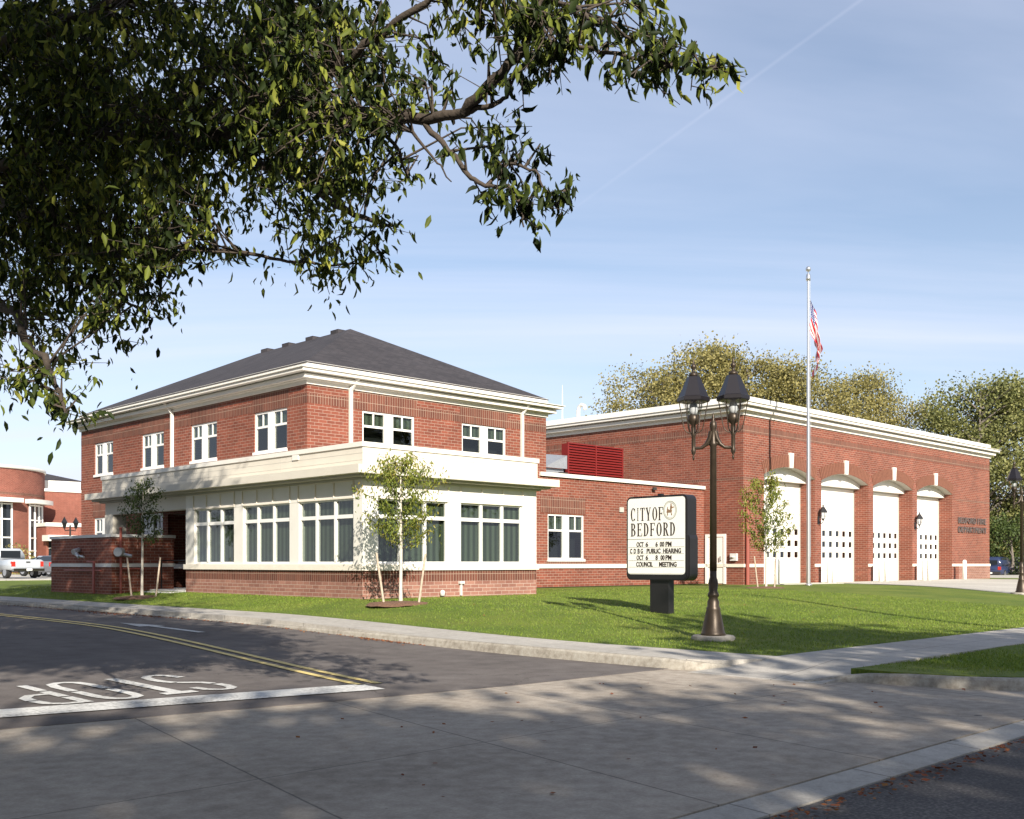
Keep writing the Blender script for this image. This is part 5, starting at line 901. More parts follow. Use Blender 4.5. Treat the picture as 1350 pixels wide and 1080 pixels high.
# ---- the tree that overhangs the top left of the view
CLUMPS=[(-5.25,11.27,6.66),(-5.34,11.71,6.88),(-5.78,11.96,7.11),(-4,8.61,5.26),(-4.85,10.32,6.33),(-4.22,9.02,5.71),(-5.34,11.22,6.58),(-4.22,8.8,5.38),(-3.81,8.18,5.23),(-4.11,8.96,5.62),(-4.2,9.23,5.58),(-4.9,10.75,6.46),(-5.23,10.94,6.43),(-3.83,9.06,5.49),(-3.78,8.58,5.43),(-4.69,10.42,6.36),(-4.24,9.4,5.72),(-4.38,9.89,5.94),(-4.76,10.77,6.49),(-3.67,8.16,5.01),(-3.44,8,4.97),(-4.36,10.18,6.22),(-3.97,8.78,5.57),(-4.59,10.84,6.62),(-3.92,9.24,5.57),(-4.87,11.03,6.61),(-4.56,10.95,6.5),(-4.49,11.39,6.96),(-4.26,10.23,6.25),(-4.43,11.29,6.81),(-3.63,9,5.61),(-3.48,8.41,5.36),(-3.34,8.36,5.11),(-4.15,9.94,5.91),(-4.12,10.1,6.22),(-3.69,9.35,5.76),(-3.33,7.98,4.94),(-3.35,8.28,5.11),(-4.05,10.18,6.04),(-3.35,9.2,5.77),(-3.36,8.77,5.36),(-4.07,10.89,6.38),(-2.98,9.16,5.66),(-2.81,8.43,5.28),(-3.03,8.83,5.57),(-3.16,9.69,5.79),(-2.3,7.48,4.81),(-3.32,10.56,6.28),(-3.17,10.18,6.09),(-3.04,10.06,6.06),(-2.57,8.25,5.13),(-3.03,9.83,5.92),(-3.04,9.7,5.8),(-2.82,9.25,5.83),(-2.83,8.98,5.51),(-3.04,10.18,6.13),(-2.75,9.83,5.95),(-2.69,10.14,6.2),(-2.82,10.65,6.36),(-2.33,8.89,5.51),(-2.63,10.43,6.2),(-2.32,9.52,5.78),(-2.29,9.71,6.02),(-2,8.33,5.18),(-2.19,9.17,5.58),(-1.72,7.29,4.78),(-1.85,7.57,4.79),(-1.62,6.83,4.42),(-1.69,6.92,4.54),(-1.9,7.49,4.82),(-1.84,8.37,5.35),(-1.89,8.82,5.44),(-1.43,6.55,4.22),(-1.73,8.11,5.16),(-1.78,8.03,4.98),(-1.56,6.95,4.48),(-1.83,8.75,5.48),(-1.58,8.04,4.99),(-1.58,7.87,4.95),(-1.94,8.76,5.42),(-1.73,8.78,5.33),(-1.4,6.53,4.21),(-1.99,8.97,5.53),(-1.85,9.83,5.96),(-1.31,7.19,4.64),(-1.44,7.8,4.84),(-1.4,8.52,5.21),(-1.53,8.26,5.07),(-1.83,10.14,6.21),(-1.45,8.14,5.17),(-1.23,7.87,4.95),(-1.42,9.33,5.66),(-1.16,7.23,4.64),(-0.92,6.94,4.44),(-0.99,8.22,5.25),(-0.89,7.42,4.72),(-0.58,7.58,4.91),(-0.37,6.77,4.4),(-0.38,6.97,4.51),(-0.14,6.95,4.45),(-0.2,6.8,4.47),(-0.03,6.77,4.33),(-0.21,6.76,4.35),(0.12,6.76,4.36),(0.1,6.39,4.14),(0.08,6.11,4.01),(0.06,5.93,3.92),(0.17,6.4,4.18),(0.07,7.25,4.6),(0.04,6.71,4.38),(0.1,6.03,4.05),(0.11,5.88,3.89),(0.06,7.07,4.5),(0.36,6.81,4.52),(0.42,6.77,4.31),(0.21,6.02,3.96),(0.36,6.79,4.33),(0.27,7.11,4.63),(0.24,6.33,4.16),(0.22,5.75,3.86),(0.21,5.79,3.92),(0.24,6.84,4.43),(0.38,6.35,4.26),(0.49,6.44,4.22),(0.5,5.37,3.7),(0.58,6.66,4.42),(0.53,6.55,4.21),(0.73,6.45,4.29),(0.9,6.43,4.27),(-5.18,10.81,6.09),(-4.16,8.63,5.05),(-4.42,9.2,5.34),(-4.3,9.38,5.46),(-5.05,10.96,6.38),(-5.79,11.99,6.85),(-4,8.61,5.16),(-5.15,11.3,6.34),(-4.63,9.65,5.55),(-5.08,10.64,6.12),(-4.15,8.76,5.18),(-5.18,11.27,6.33),(-4.82,10.22,5.76),(-4.71,10.85,6.15),(-3.58,8.13,4.95),(-5.13,11.51,6.65),(-3.5,7.99,4.72),(-4.56,10.4,5.84),(-3.68,8.38,4.98),(-4.25,9.51,5.62),(-3.79,8.6,4.98),(-3.85,8.66,5.16),(-4.39,9.9,5.79),(-4.29,9.51,5.4),(-4.46,10.52,5.96),(-3.7,8.45,4.89),(-4.14,10.37,6),(-3.39,8.51,5.12),(-3.42,8.17,4.93),(-3.75,9.21,5.25),(-3.65,8.91,5.24),(-3.33,8.36,4.91),(-4.74,11.49,6.42),(-4.62,11.54,6.53),(-4.57,10.9,6.34),(-4.04,9.92,5.86),(-3.53,9.04,5.29),(-4.73,11.35,6.56),(-3.23,7.98,4.68),(-3.48,9.16,5.47),(-3.56,9.23,5.45),(-2.93,7.74,4.76),(-3.39,9.45,5.58),(-2.64,7.69,4.63),(-3.28,9.49,5.62),(-3.47,10.6,6.02),(-3.31,9.5,5.65),(-3,8.82,5.17),(-3.66,10.88,6.12),(-3.66,10.6,6.07),(-2.65,8.4,5.08),(-3.33,10.41,5.87),(-2.34,7.49,4.62),(-2.79,8.85,5.31),(-2.25,7.36,4.53),(-2.37,7.87,4.83),(-2.37,7.56,4.6),(-2.74,9.87,5.75),(-2.59,9.46,5.39),(-2.3,8.59,5.06),(-2.42,10.37,5.89),(-1.82,7.71,4.6),(-1.67,7.15,4.4),(-2,7.81,4.77),(-1.64,6.92,4.31),(-1.59,6.76,4.17),(-2.1,8.19,4.97),(-2.1,9.02,5.17),(-2.05,8.17,4.89),(-2.23,9.02,5.41),(-1.37,6.8,4.16),(-1.94,9.25,5.49),(-2.04,9.6,5.44),(-2.25,10.14,5.88),(-1.74,8.22,4.91),(-1.73,8.52,4.93),(-1.34,6.81,4.19),(-1.34,6.64,4.14),(-1.7,8.65,5.22),(-1.69,8.03,4.71),(-1.33,7.12,4.41),(-1.62,9.2,5.41),(-1.36,7.3,4.48),(-1.56,9.5,5.42),(-0.94,6.6,4.13),(-0.84,6.15,3.89),(-1.39,8.93,5.35),(-1.22,9.1,5.4),(-1.43,9.47,5.45),(-1.07,7.51,4.48),(-1.35,8.45,5),(-0.88,7.19,4.42),(-0.95,7.44,4.56),(-0.83,7.26,4.39),(-0.52,7.77,4.6),(-0.54,7.22,4.37),(-0.33,7.02,4.31),(-0.14,6.18,3.98),(-0.15,7.21,4.39),(0.16,7.19,4.44),(0.06,5.94,3.75),(0.17,7.23,4.38),(0.2,7.02,4.27),(0.33,6.01,3.8),(0.3,6.05,3.77),(0.39,6.29,3.95),(0.2,5.96,3.81),(0.61,7.1,4.27),(0.49,5.85,3.76),(0.76,6.4,4),(0.62,5.61,3.56),(0.87,6.25,3.98),(0.99,6.27,4.01),(1.12,6.58,4.11),(-4.47,9.75,5.26),(-5.54,11.74,6.21),(-5.03,10.59,5.77),(-3.75,8.22,4.71),(-5.11,10.62,5.7),(-5.06,10.57,5.79),(-5.12,11.01,5.83),(-5.56,11.53,6.14),(-5.21,11.42,6.14),(-4.21,9.06,4.9),(-4.64,10.01,5.34),(-4.27,8.88,5.01),(-5.14,10.67,5.85),(-4.9,10.93,5.77),(-4.58,10.7,5.66),(-4.39,10.34,5.45),(-3.51,8.29,4.76),(-4.29,9.53,5.3),(-4.77,10.89,5.78),(-4.57,10.18,5.55),(-4.55,10.33,5.7),(-4.38,9.94,5.35),(-3.46,8.17,4.5),(-3.9,9.09,4.96),(-4.23,9.44,5.19),(-4.05,9.43,5.06),(-4.33,10.53,5.68),(-3.51,8.87,4.9),(-4.02,9.83,5.26),(-3.67,8.78,4.9),(-3.52,8.79,5),(-4.87,11.69,6.21),(-4.6,11.4,6.11),(-4.59,11.01,5.94),(-3.89,9.27,5.03),(-4.04,9.65,5.35),(-3.26,8,4.52),(-3.94,9.55,5.1),(-3.59,8.86,5.03),(-3.39,9.45,5.13),(-4.12,10.68,5.78),(-4.15,11.09,5.9),(-2.82,7.67,4.35),(-3.58,9.26,5.03),(-3.99,11.05,5.81),(-3.96,10.53,5.52),(-3.8,10.53,5.78),(-4.29,11.45,5.93),(-3.3,8.67,4.85),(-3.39,9.95,5.48),(-3.23,9.2,5.16),(-3.85,10.93,5.89),(-2.41,7.34,4.3),(-3.18,9.62,5.13),(-3.86,11,5.98),(-2.61,7.98,4.63),(-3.12,10.09,5.54),(-2.41,7.75,4.35),(-3.03,9.87,5.24),(-3.11,9.72,5.42),(-2.81,9.02,5.03),(-2.46,8.06,4.44),(-2.82,9.24,5.16),(-2.35,8.75,4.96),(-2.66,9.89,5.53),(-2.59,9.32,5.12),(-2.35,8.81,5.01),(-2.09,8.14,4.62),(-2.2,8.55,4.83),(-1.93,8.12,4.48),(-2.51,10.36,5.53),(-1.79,7.8,4.32),(-1.79,7.07,4.02),(-2.14,8.78,4.82),(-1.64,7.68,4.29),(-1.47,7.02,4.02),(-1.88,8.73,4.86),(-1.49,6.78,3.99),(-1.59,7.13,4.17),(-1.47,7.48,4.34),(-1.51,7.46,4.23),(-1.59,7.95,4.47),(-1.55,7.5,4.36),(-1.98,9.92,5.42),(-1.23,6.55,3.94),(-1.07,6.27,3.73),(-1.59,8.3,4.58),(-1.42,8.51,4.87),(-1.65,8.74,4.81),(-1.74,9.96,5.5),(-1.71,9.02,5.11),(-1.55,8.16,4.7),(-1.57,9.06,4.91),(-1.84,9.65,5.24),(-1.12,7.15,4.09),(-1.37,9.06,5.15),(-1.14,7.88,4.38),(-1.12,7.16,4.21),(-0.84,6.33,3.82),(-1.16,7.76,4.51),(-0.96,6.73,3.92),(-1.38,8.82,4.9),(-1.42,9.64,5.25),(-1.26,8.06,4.61),(-0.84,7.5,4.21),(-0.85,7.83,4.47),(-0.7,6.74,4),(-0.97,8.07,4.59),(-0.52,6.59,3.86),(-0.42,7.58,4.34),(-0.06,6.94,4.08),(0.15,6.38,3.84),(0.07,5.92,3.66),(0.39,7.04,4.11),(0.21,5.96,3.64),(0.51,5.84,3.57),(0.59,5.32,3.36),(0.63,5.45,3.41),(0.99,6.76,3.88),(0.94,6.48,3.91),(1.04,6.13,3.65),(-4.88,10.35,5.33),(-4.06,8.92,4.68),(-4.54,9.68,4.86),(-4.39,9.44,4.76),(-3.99,8.68,4.55),(-4.87,10.1,5.02),(-4.92,10.44,5.17),(-5.21,11.1,5.64),(-5.34,11.2,5.63),(-4.18,8.96,4.77),(-3.97,8.56,4.45),(-3.98,8.75,4.68),(-5.15,10.69,5.42),(-4.54,10.64,5.49),(-4.06,9.04,4.69),(-4.77,10.82,5.6),(-4.2,9.37,4.77),(-4.29,9.87,5.02),(-3.84,9.01,4.58),(-3.77,8.53,4.4),(-5.19,11.8,5.9),(-4.93,11.01,5.49),(-5,11.62,5.96),(-4.69,10.6,5.25),(-4.67,10.63,5.27),(-4.41,9.98,5.04),(-4.32,10.83,5.43),(-3.25,7.84,4.2),(-4.35,10.98,5.44),(-4.07,9.72,4.99),(-4.84,11.64,5.91),(-4.31,10.93,5.59),(-4.1,10.25,5.25),(-3.24,7.86,4.26),(-4.26,10.64,5.36),(-3.63,8.96,4.69),(-4,10.05,5.17),(-4.13,10.39,5.3),(-4.65,11.13,5.67),(-2.94,7.68,4.24),(-3.39,9.29,4.92),(-3.53,9.43,4.79),(-3.96,10.65,5.54),(-3.92,10.76,5.39),(-4,10.85,5.4),(-4.05,10.98,5.68),(-2.76,7.72,4.22),(-3.4,9.03,4.81),(-2.94,7.65,4.18),(-3.9,10.41,5.35),(-4.24,11.3,5.77),(-3,8.33,4.36),(-3.07,8.96,4.69),(-3.69,10.43,5.31),(-3.33,9.97,4.99),(-3.61,10.87,5.36),(-3.27,9.86,5.08),(-3.38,10.1,5.04),(-2.95,8.63,4.61),(-3.61,10.39,5.22),(-3.73,10.68,5.39),(-3.35,9.73,5.12),(-2.58,8.28,4.48),(-2.86,8.89,4.73),(-2.99,9.35,4.98),(-2.44,8.31,4.32),(-2.25,7.64,4.21),(-3.08,9.57,5.06),(-3.06,10.21,5.21),(-2.94,9.51,4.79),(-2.69,8.79,4.69),(-2.49,8.04,4.21),(-2.03,7.24,3.88),(-2.61,9.51,4.98),(-2.66,9.75,5.12),(-2.86,10.28,5.28),(-2.54,9.51,4.96),(-2.09,7.31,3.98),(-2.54,9.37,4.73),(-2.21,8.63,4.53),(-1.91,7.8,4.27),(-2.28,9.35,4.96),(-1.78,7.11,3.94),(-1.96,7.88,4.12),(-2.67,10.47,5.36),(-1.94,7.6,4.14),(-1.4,6.84,3.79),(-1.82,9.1,4.78),(-1.43,6.73,3.66),(-1.66,7.58,4.14),(-1.56,7.78,4.18),(-1.83,8.71,4.48),(-1.89,8.9,4.61),(-1.5,7.03,3.87),(-1.63,7.7,4.06),(-1.89,8.82,4.59),(-1.73,9.21,4.79),(-1.78,9.32,4.93),(-1.08,6.52,3.73),(-1.54,8.82,4.67),(-1.34,7,3.86),(-1.52,8.3,4.35),(-1.45,8.63,4.45),(-1.35,8.06,4.37),(-1.24,6.75,3.72),(-1.54,9.26,4.84),(-1,7.5,3.96),(-0.88,6.51,3.55),(-1.08,7.81,4.14),(-1.17,7.72,4.23),(-0.93,6.98,3.86),(-1.2,8.44,4.47),(-0.91,6.22,3.56),(-0.95,6.96,3.8),(-1.17,8.03,4.26),(-0.96,7.19,3.87),(-0.82,6.92,3.79),(-0.74,7.33,4.09),(-0.81,6.75,3.74),(-0.54,7.1,3.95),(-0.37,6.73,3.7),(-0.15,6.22,3.6),(-0.01,7.34,3.94),(0.07,6.24,3.58),(-5.35,11.09,5.32),(-4.41,9.38,4.68),(-5.04,10.97,5.05),(-4.77,10.32,4.79),(-4.41,9.32,4.5),(-4.86,10.07,4.89),(-4.44,9.23,4.6),(-4.79,10.12,4.7),(-4.8,10.44,4.88),(-4.49,9.47,4.61),(-5.24,11.25,5.16),(-3.93,8.27,4.2),(-3.83,8.2,4.15),(-3.91,8.82,4.4),(-3.91,9.05,4.4),(-4.96,11.53,5.48),(-4.84,10.8,5.07),(-4.88,11.34,5.31),(-3.58,8.26,4.07),(-4.54,10.17,4.86),(-4.23,9.41,4.49),(-4.93,11.26,5.27),(-4.6,10.38,4.92),(-3.91,9.04,4.47),(-4.6,10.5,4.95),(-4.58,10.24,4.9),(-4.74,11.45,5.49),(-3.77,9.01,4.4),(-3.55,8.49,4.26),(-3.3,8.1,3.95),(-4.19,10.23,4.82),(-3.75,8.96,4.45),(-3.42,8.7,4.3),(-3.39,8.36,4.15),(-3.84,9.6,4.57),(-4.64,11.49,5.28),(-3.9,9.72,4.81),(-4.16,10.41,5),(-4.16,10.19,4.83),(-3.78,10.28,4.77),(-3.08,8.42,4.12),(-2.87,7.77,3.89),(-3.44,9.43,4.64),(-3.92,10.54,4.93),(-3.47,9.29,4.39),(-3.26,8.81,4.2),(-2.87,7.84,3.84),(-3.5,9.61,4.59),(-2.94,8.07,3.95),(-3.83,10.28,4.86),(-3.84,10.7,4.96),(-4.31,11.2,5.28),(-2.8,8.56,4.16),(-3.28,9.89,4.74),(-3.39,10.1,4.72),(-2.99,9.18,4.47),(-2.52,7.5,3.8),(-3,9.2,4.53),(-3.91,11.05,5.3),(-3.66,10.55,5.07),(-3.34,9.61,4.59),(-2.81,8.55,4.23),(-2.56,7.39,3.8),(-3.04,8.64,4.35),(-2.88,8.67,4.16),(-3.03,9.63,4.7),(-2.83,9.18,4.57),(-3.22,10.24,4.99),(-3.25,10.19,4.88),(-2.56,8.36,4.06),(-3.1,10.54,5.14),(-2.53,8.16,4.19),(-2.91,9.91,4.69),(-2.47,8.27,4.24),(-3.3,10.68,4.92),(-2.98,9.36,4.41),(-2.77,8.83,4.44),(-2.56,8.34,4.15),(-2.1,8.03,4.03),(-2.27,8.51,4.27),(-3.12,10.88,5.22),(-2.59,9.52,4.6),(-2.25,8.32,4.13),(-2.13,7.46,3.9),(-2.66,9.57,4.76),(-1.97,7.96,4.06),(-2.44,10.03,4.89),(-1.71,7.04,3.73),(-1.8,7.77,3.9),(-2.4,10.13,4.98),(-1.57,6.82,3.52),(-2.21,9.04,4.32),(-1.76,7.01,3.68),(-2.04,8.44,4.26),(-1.98,8.55,4.12),(-2.05,10.14,4.95),(-1.97,9.88,4.75),(-1.69,7.79,3.82),(-1.99,10.06,4.71),(-1.54,7.54,3.93),(-1.88,9.12,4.34),(-1.78,7.93,4.02),(-1.89,8.57,4.3),(-1.74,8.13,4.12),(-1.84,9.34,4.5),(-1.59,9.63,4.78),(-1.76,9.24,4.58),(-1.38,8.09,4.02),(-1.2,7,3.64),(-1.21,6.48,3.49),(-1.24,7.55,3.74),(-1.69,9.35,4.59),(-1.73,9.73,4.78),(-1.32,7.99,4.11),(-1.44,7.73,3.88),(-1.29,8.48,4.25),(-1.27,8.72,4.29),(-1.14,7.78,3.82),(-1.16,8.44,4.07),(-0.86,7.73,3.84),(-0.85,6.94,3.62),(-0.33,6.27,3.39),(-0.13,7.07,3.68),(-4.1,8.97,4.04),(-4.72,10.36,4.69),(-5.41,11.63,5.12),(-4.06,8.71,3.95),(-4.84,10.54,4.72),(-4.25,9.18,4.22),(-5.12,10.79,4.59),(-5.06,10.76,4.71),(-4.13,8.67,4.1),(-5.6,11.99,5.14),(-5.6,12.02,5.06),(-4.71,10.03,4.5),(-4.95,10.46,4.55),(-4.53,10.11,4.37),(-4.4,10.23,4.53),(-3.69,8.48,4.02),(-3.63,8.44,3.95),(-4.66,10.9,4.71),(-4.83,10.97,4.93),(-4.79,10.75,4.68),(-4.58,10.33,4.73),(-5.04,11.76,5.06),(-4.33,9.73,4.3),(-3.85,8.86,4.11),(-5.02,11.52,4.97),(-4.56,10.5,4.64),(-3.52,8.78,4.06),(-3.15,7.88,3.73),(-4.36,10.51,4.69),(-4.37,10.92,4.8),(-4.4,10.73,4.77),(-4.47,11.2,4.92),(-4.69,11.21,4.88),(-4.27,10.84,4.86),(-3.65,9.04,4.01),(-4.64,11.6,4.99),(-3.39,8.29,3.88),(-4.41,11.05,4.98),(-4.79,11.54,5.12),(-3.32,8.9,4.01),(-4.35,11.44,5.02),(-4.22,11.06,4.71),(-3.81,10.37,4.67),(-3,8.34,3.85),(-3.63,9.84,4.27),(-3.86,10.08,4.58),(-3.51,9.1,4.28),(-2.99,7.89,3.71),(-3.25,8.78,3.98),(-3.93,10.62,4.68),(-3.6,9.74,4.33),(-2.88,7.94,3.82),(-2.4,7.3,3.43),(-3.48,10.61,4.65),(-2.59,7.75,3.69),(-3.03,9.13,4.1),(-3.83,11.04,4.88),(-3.82,11.2,4.99),(-2.61,8.02,3.84),(-3.05,9.15,4.19),(-3.22,9.63,4.4),(-3.32,9.53,4.37),(-2.71,7.92,3.63),(-2.82,8.6,4.03),(-3.95,11.25,4.97),(-3.42,10.97,4.7),(-2.65,8.78,4.11),(-2.7,8.5,3.99),(-2.93,9.23,4.14),(-2.42,7.73,3.71),(-2.39,7.5,3.59),(-3.11,10.14,4.59),(-3.42,10.86,4.66),(-3.15,10.67,4.79),(-2.76,8.95,3.99),(-2.7,9.86,4.49),(-2.71,9.7,4.25),(-2.21,7.98,3.86),(-2.56,9.21,4.22),(-2.65,10.28,4.58),(-2.13,9.3,4.16),(-2.34,9.77,4.24),(-2.53,10.38,4.6),(-1.91,7.9,3.69),(-2.46,10.35,4.59),(-2.35,10.32,4.43),(-1.77,7.9,3.82),(-1.49,7.43,3.54),(-1.57,7.07,3.47),(-1.62,7.32,3.46),(-1.29,6.85,3.32),(-1.62,9.64,4.29),(-1.25,7.28,3.45),(-1.41,7.83,3.72),(-1.55,9.32,4.24),(-1.23,7.08,3.51),(-1.26,7.18,3.4),(-1.21,7.91,3.75),(-1.25,8.46,3.81),(-1.23,8.09,3.82),(-0.97,8.04,3.77),(-0.03,6.52,3.21),(-0.09,6.26,3.12),(0.08,7.13,3.47),(-4.23,9.1,3.89),(-4.34,9.33,3.91),(-5.01,10.65,4.38),(-4.68,10.22,4.25),(-4.27,9.13,3.81),(-4.2,8.81,3.65),(-4.68,10.07,4.24),(-4.19,8.89,3.85),(-3.95,8.66,3.83),(-4.12,8.91,3.82),(-3.75,8.74,3.61),(-5.1,11.83,4.77),(-4.58,10.55,4.2),(-4.84,10.8,4.42),(-5.33,11.91,4.91),(-3.46,8.15,3.5),(-4.74,10.99,4.3),(-4.48,10.4,4.29),(-3.48,8.19,3.55),(-4.84,10.82,4.26),(-3.52,8.31,3.68),(-4.21,9.75,4.08),(-4.93,11.08,4.41),(-3.84,9.64,4.04),(-3.69,9.06,3.85),(-4.42,10.9,4.28),(-4.58,11.04,4.42),(-4.69,11.47,4.48),(-3.9,9.34,3.89),(-4.51,11.13,4.49),(-3.49,8.71,3.62),(-3.33,8.42,3.66),(-3.4,8.59,3.66),(-4.06,10.32,4.25),(-3.82,9.8,4.12),(-3.97,9.84,4.15),(-3.05,8.5,3.61),(-3.29,8.96,3.77),(-3.88,10.57,4.36),(-3.28,8.74,3.65),(-3.1,8.11,3.57),(-3.29,9.11,3.72),(-4.15,10.93,4.32),(-3.63,9.55,4.05),(-3.52,9.18,3.95),(-3.83,9.99,4.24),(-4.29,11.34,4.44),(-3.85,10.49,4.37),(-3.48,9.24,3.79),(-3.36,10.05,4.08),(-2.62,7.89,3.49),(-2.58,7.51,3.23),(-3.15,9.1,3.9),(-2.53,7.68,3.46),(-3.64,10.27,4.28),(-3.19,9.35,3.89),(-2.59,7.53,3.36),(-2.49,7.64,3.32),(-3.27,9.38,3.86),(-2.62,7.86,3.39),(-2.58,7.82,3.5),(-2.82,8.48,3.57),(-2.58,8.3,3.53),(-2.36,7.65,3.27),(-3.22,10.93,4.32),(-2.8,8.89,3.86),(-2.99,9.42,3.84),(-2.68,9.01,3.82),(-2.33,7.92,3.56),(-2.62,9.9,4.08),(-2.4,9.2,3.81),(-2.57,10.35,4.32),(-1.88,8.99,3.94),(-1.63,8.32,3.56),(-1.56,8.69,3.68),(-1.74,9.74,3.94),(-1.53,9.03,3.77),(-1.11,7.17,3.22),(-1.08,7.03,3.08),(-1.03,7.59,3.28),(-0.09,6.54,3.02),(0.13,6.79,3.17),(0.16,6.61,2.99),(0.11,6.19,3),(-4.01,8.5,3.49),(-4.7,10.3,3.85),(-4.93,10.63,3.89),(-5.66,11.99,4.44),(-5.15,11.3,4.31),(-5.06,10.87,4.12),(-4.96,10.42,3.86),(-5.46,11.7,4.47),(-4.22,9.25,3.53),(-4.76,10.28,4.02),(-4.04,9.14,3.57),(-4.04,8.99,3.54),(-3.81,8.53,3.43),(-3.74,8.29,3.2),(-3.56,8.38,3.36),(-3.61,8.21,3.29),(-3.98,9.14,3.7),(-3.72,8.63,3.33),(-4.06,9.23,3.47),(-5.12,11.43,4.32),(-4.69,11.46,4.19),(-3.86,9.62,3.79),(-4.18,10.2,3.88),(-3.77,9.66,3.66),(-3.35,8.46,3.37),(-3.42,8.56,3.46),(-3.23,7.92,3.21),(-4,9.78,3.62),(-4.3,10.52,3.98),(-4.06,10.03,3.85),(-3.51,9.25,3.55),(-3.66,10.01,3.86),(-3.64,9.54,3.69),(-3.65,9.45,3.76),(-3.93,10.8,3.95),(-3,8.26,3.2),(-4.1,10.71,4.14),(-3.11,8.16,3.32),(-3.02,8.4,3.42),(-2.84,7.69,3.1),(-3.2,9.49,3.66),(-3.58,10.55,3.88),(-2.45,7.44,3.11),(-3.35,9.83,3.91),(-3.61,10.6,3.91),(-2.86,8.6,3.36),(-2.72,8.15,3.25),(-3.07,9.34,3.63),(-3.23,9.25,3.51),(-3.1,9.32,3.53),(-2.79,8.25,3.32),(-2.46,7.42,2.97),(-2.74,7.75,3.17),(-2.5,8.08,3.3),(-3.2,10.67,3.99),(-2.35,8.58,3.39),(-2.24,9.24,3.55),(-1.62,8.1,3.18),(-1.96,9.31,3.53),(-1.66,9.15,3.65),(-1.34,7.3,3.08),(-1.71,9.9,3.75),(-1.16,8.32,3.41),(-3.96,8.69,3.2),(-5.35,11.12,3.94),(-5.41,11.47,3.77),(-4.5,9.31,3.37),(-4.4,9.23,3.42),(-4.88,10.3,3.58),(-3.92,8.62,3.24),(-4.25,10,3.56),(-5.16,11.66,3.79),(-4.1,9.42,3.46),(-3.89,9.03,3.23),(-4.21,9.58,3.51),(-4.16,9.74,3.46),(-4.32,9.67,3.35),(-4.03,9.16,3.2),(-4.92,10.94,3.69),(-5.19,11.52,3.94),(-3.35,8.27,3.07),(-4.68,11.38,3.82),(-3.73,9.33,3.19),(-3.87,9.28,3.35),(-4.77,11.41,4),(-3.15,8.01,3.06),(-3.46,8.85,3.28),(-2.94,7.73,2.97),(-2.93,7.84,2.87),(-3.96,10.63,3.77),(-3.44,9.56,3.27),(-3.02,7.9,2.9),(-4,10.98,3.81),(-3.61,9.53,3.3),(-3.53,9.29,3.31),(-3.71,9.7,3.4),(-3.63,9.91,3.52),(-2.91,8.34,3.06),(-2.79,8.42,3.16),(-3.36,9.54,3.43),(-3.79,10.88,3.84),(-3.09,8.94,3.29),(-3.56,10.8,3.62),(-3.15,9.29,3.35),(-1.64,9.48,3.32),(-4.33,9.3,2.93),(-5.53,11.83,3.7),(-5.64,12.03,3.75),(-5.34,11.47,3.6),(-4.93,11.38,3.44),(-4.53,10.24,3.29),(-4.41,9.9,3.09),(-3.87,8.67,2.96),(-4.82,11.07,3.28),(-4.71,11.04,3.38),(-5.1,11.54,3.56),(-4.13,10.03,3.14),(-4.58,10.96,3.37),(-4.4,11.2,3.47),(-4.4,10.51,3.16),(-3.96,10,3.19),(-3.33,8.42,2.88),(-3.42,8.61,2.76),(-3.25,8.76,2.89),(-3.81,10.53,3.36),(-4.25,11.33,3.59),(-2.96,7.74,2.75),(-2.75,7.98,2.82),(-3.28,10.05,3.25),(-3.96,8.28,2.63),(-4.83,10.05,2.72),(-3.77,8.67,2.64),(-3.7,9.11,2.62),(-4,9.94,2.93),(-3.42,9.36,2.74),(-4.95,10.47,2.52),(-4.5,9.71,2.49),(-3.88,8.8,2.4),(-5.01,11.56,2.53),(1.08,5.6,3.54),(1.03,5.6,3.51),(1.02,5.65,3.55),(0.94,5.7,3.6),(0.88,5.7,3.7),(0.84,5.7,3.54),(0.78,5.8,3.6),(0.71,5.8,3.56),(0.29,6.3,2.98),(0.26,6.3,3.04),(0.24,6.3,3.11),(0.11,6.3,3),(0.03,6.3,3.01),(0.07,6.3,3.08),(-0.09,6.4,3.33),(-0.14,6.4,3.42),(0.02,6.4,3.35),(0.12,6.4,3.29),(-0.07,6.4,3.26),(-3.19,7.5,1.95),(-3.26,7.5,2.02),(-3.31,7.5,2.1),(-3.4,7.5,2.21),(-3.53,7.4,2.25),(-3.5,7.4,2.17),(-1.35,8,3.08),(-1.47,8,3.13),(-1.24,8,3.13),(-1.12,8,3.19),(-1.01,8,3.28),(-0.86,7.8,3.39),(-0.79,7.8,3.72)]
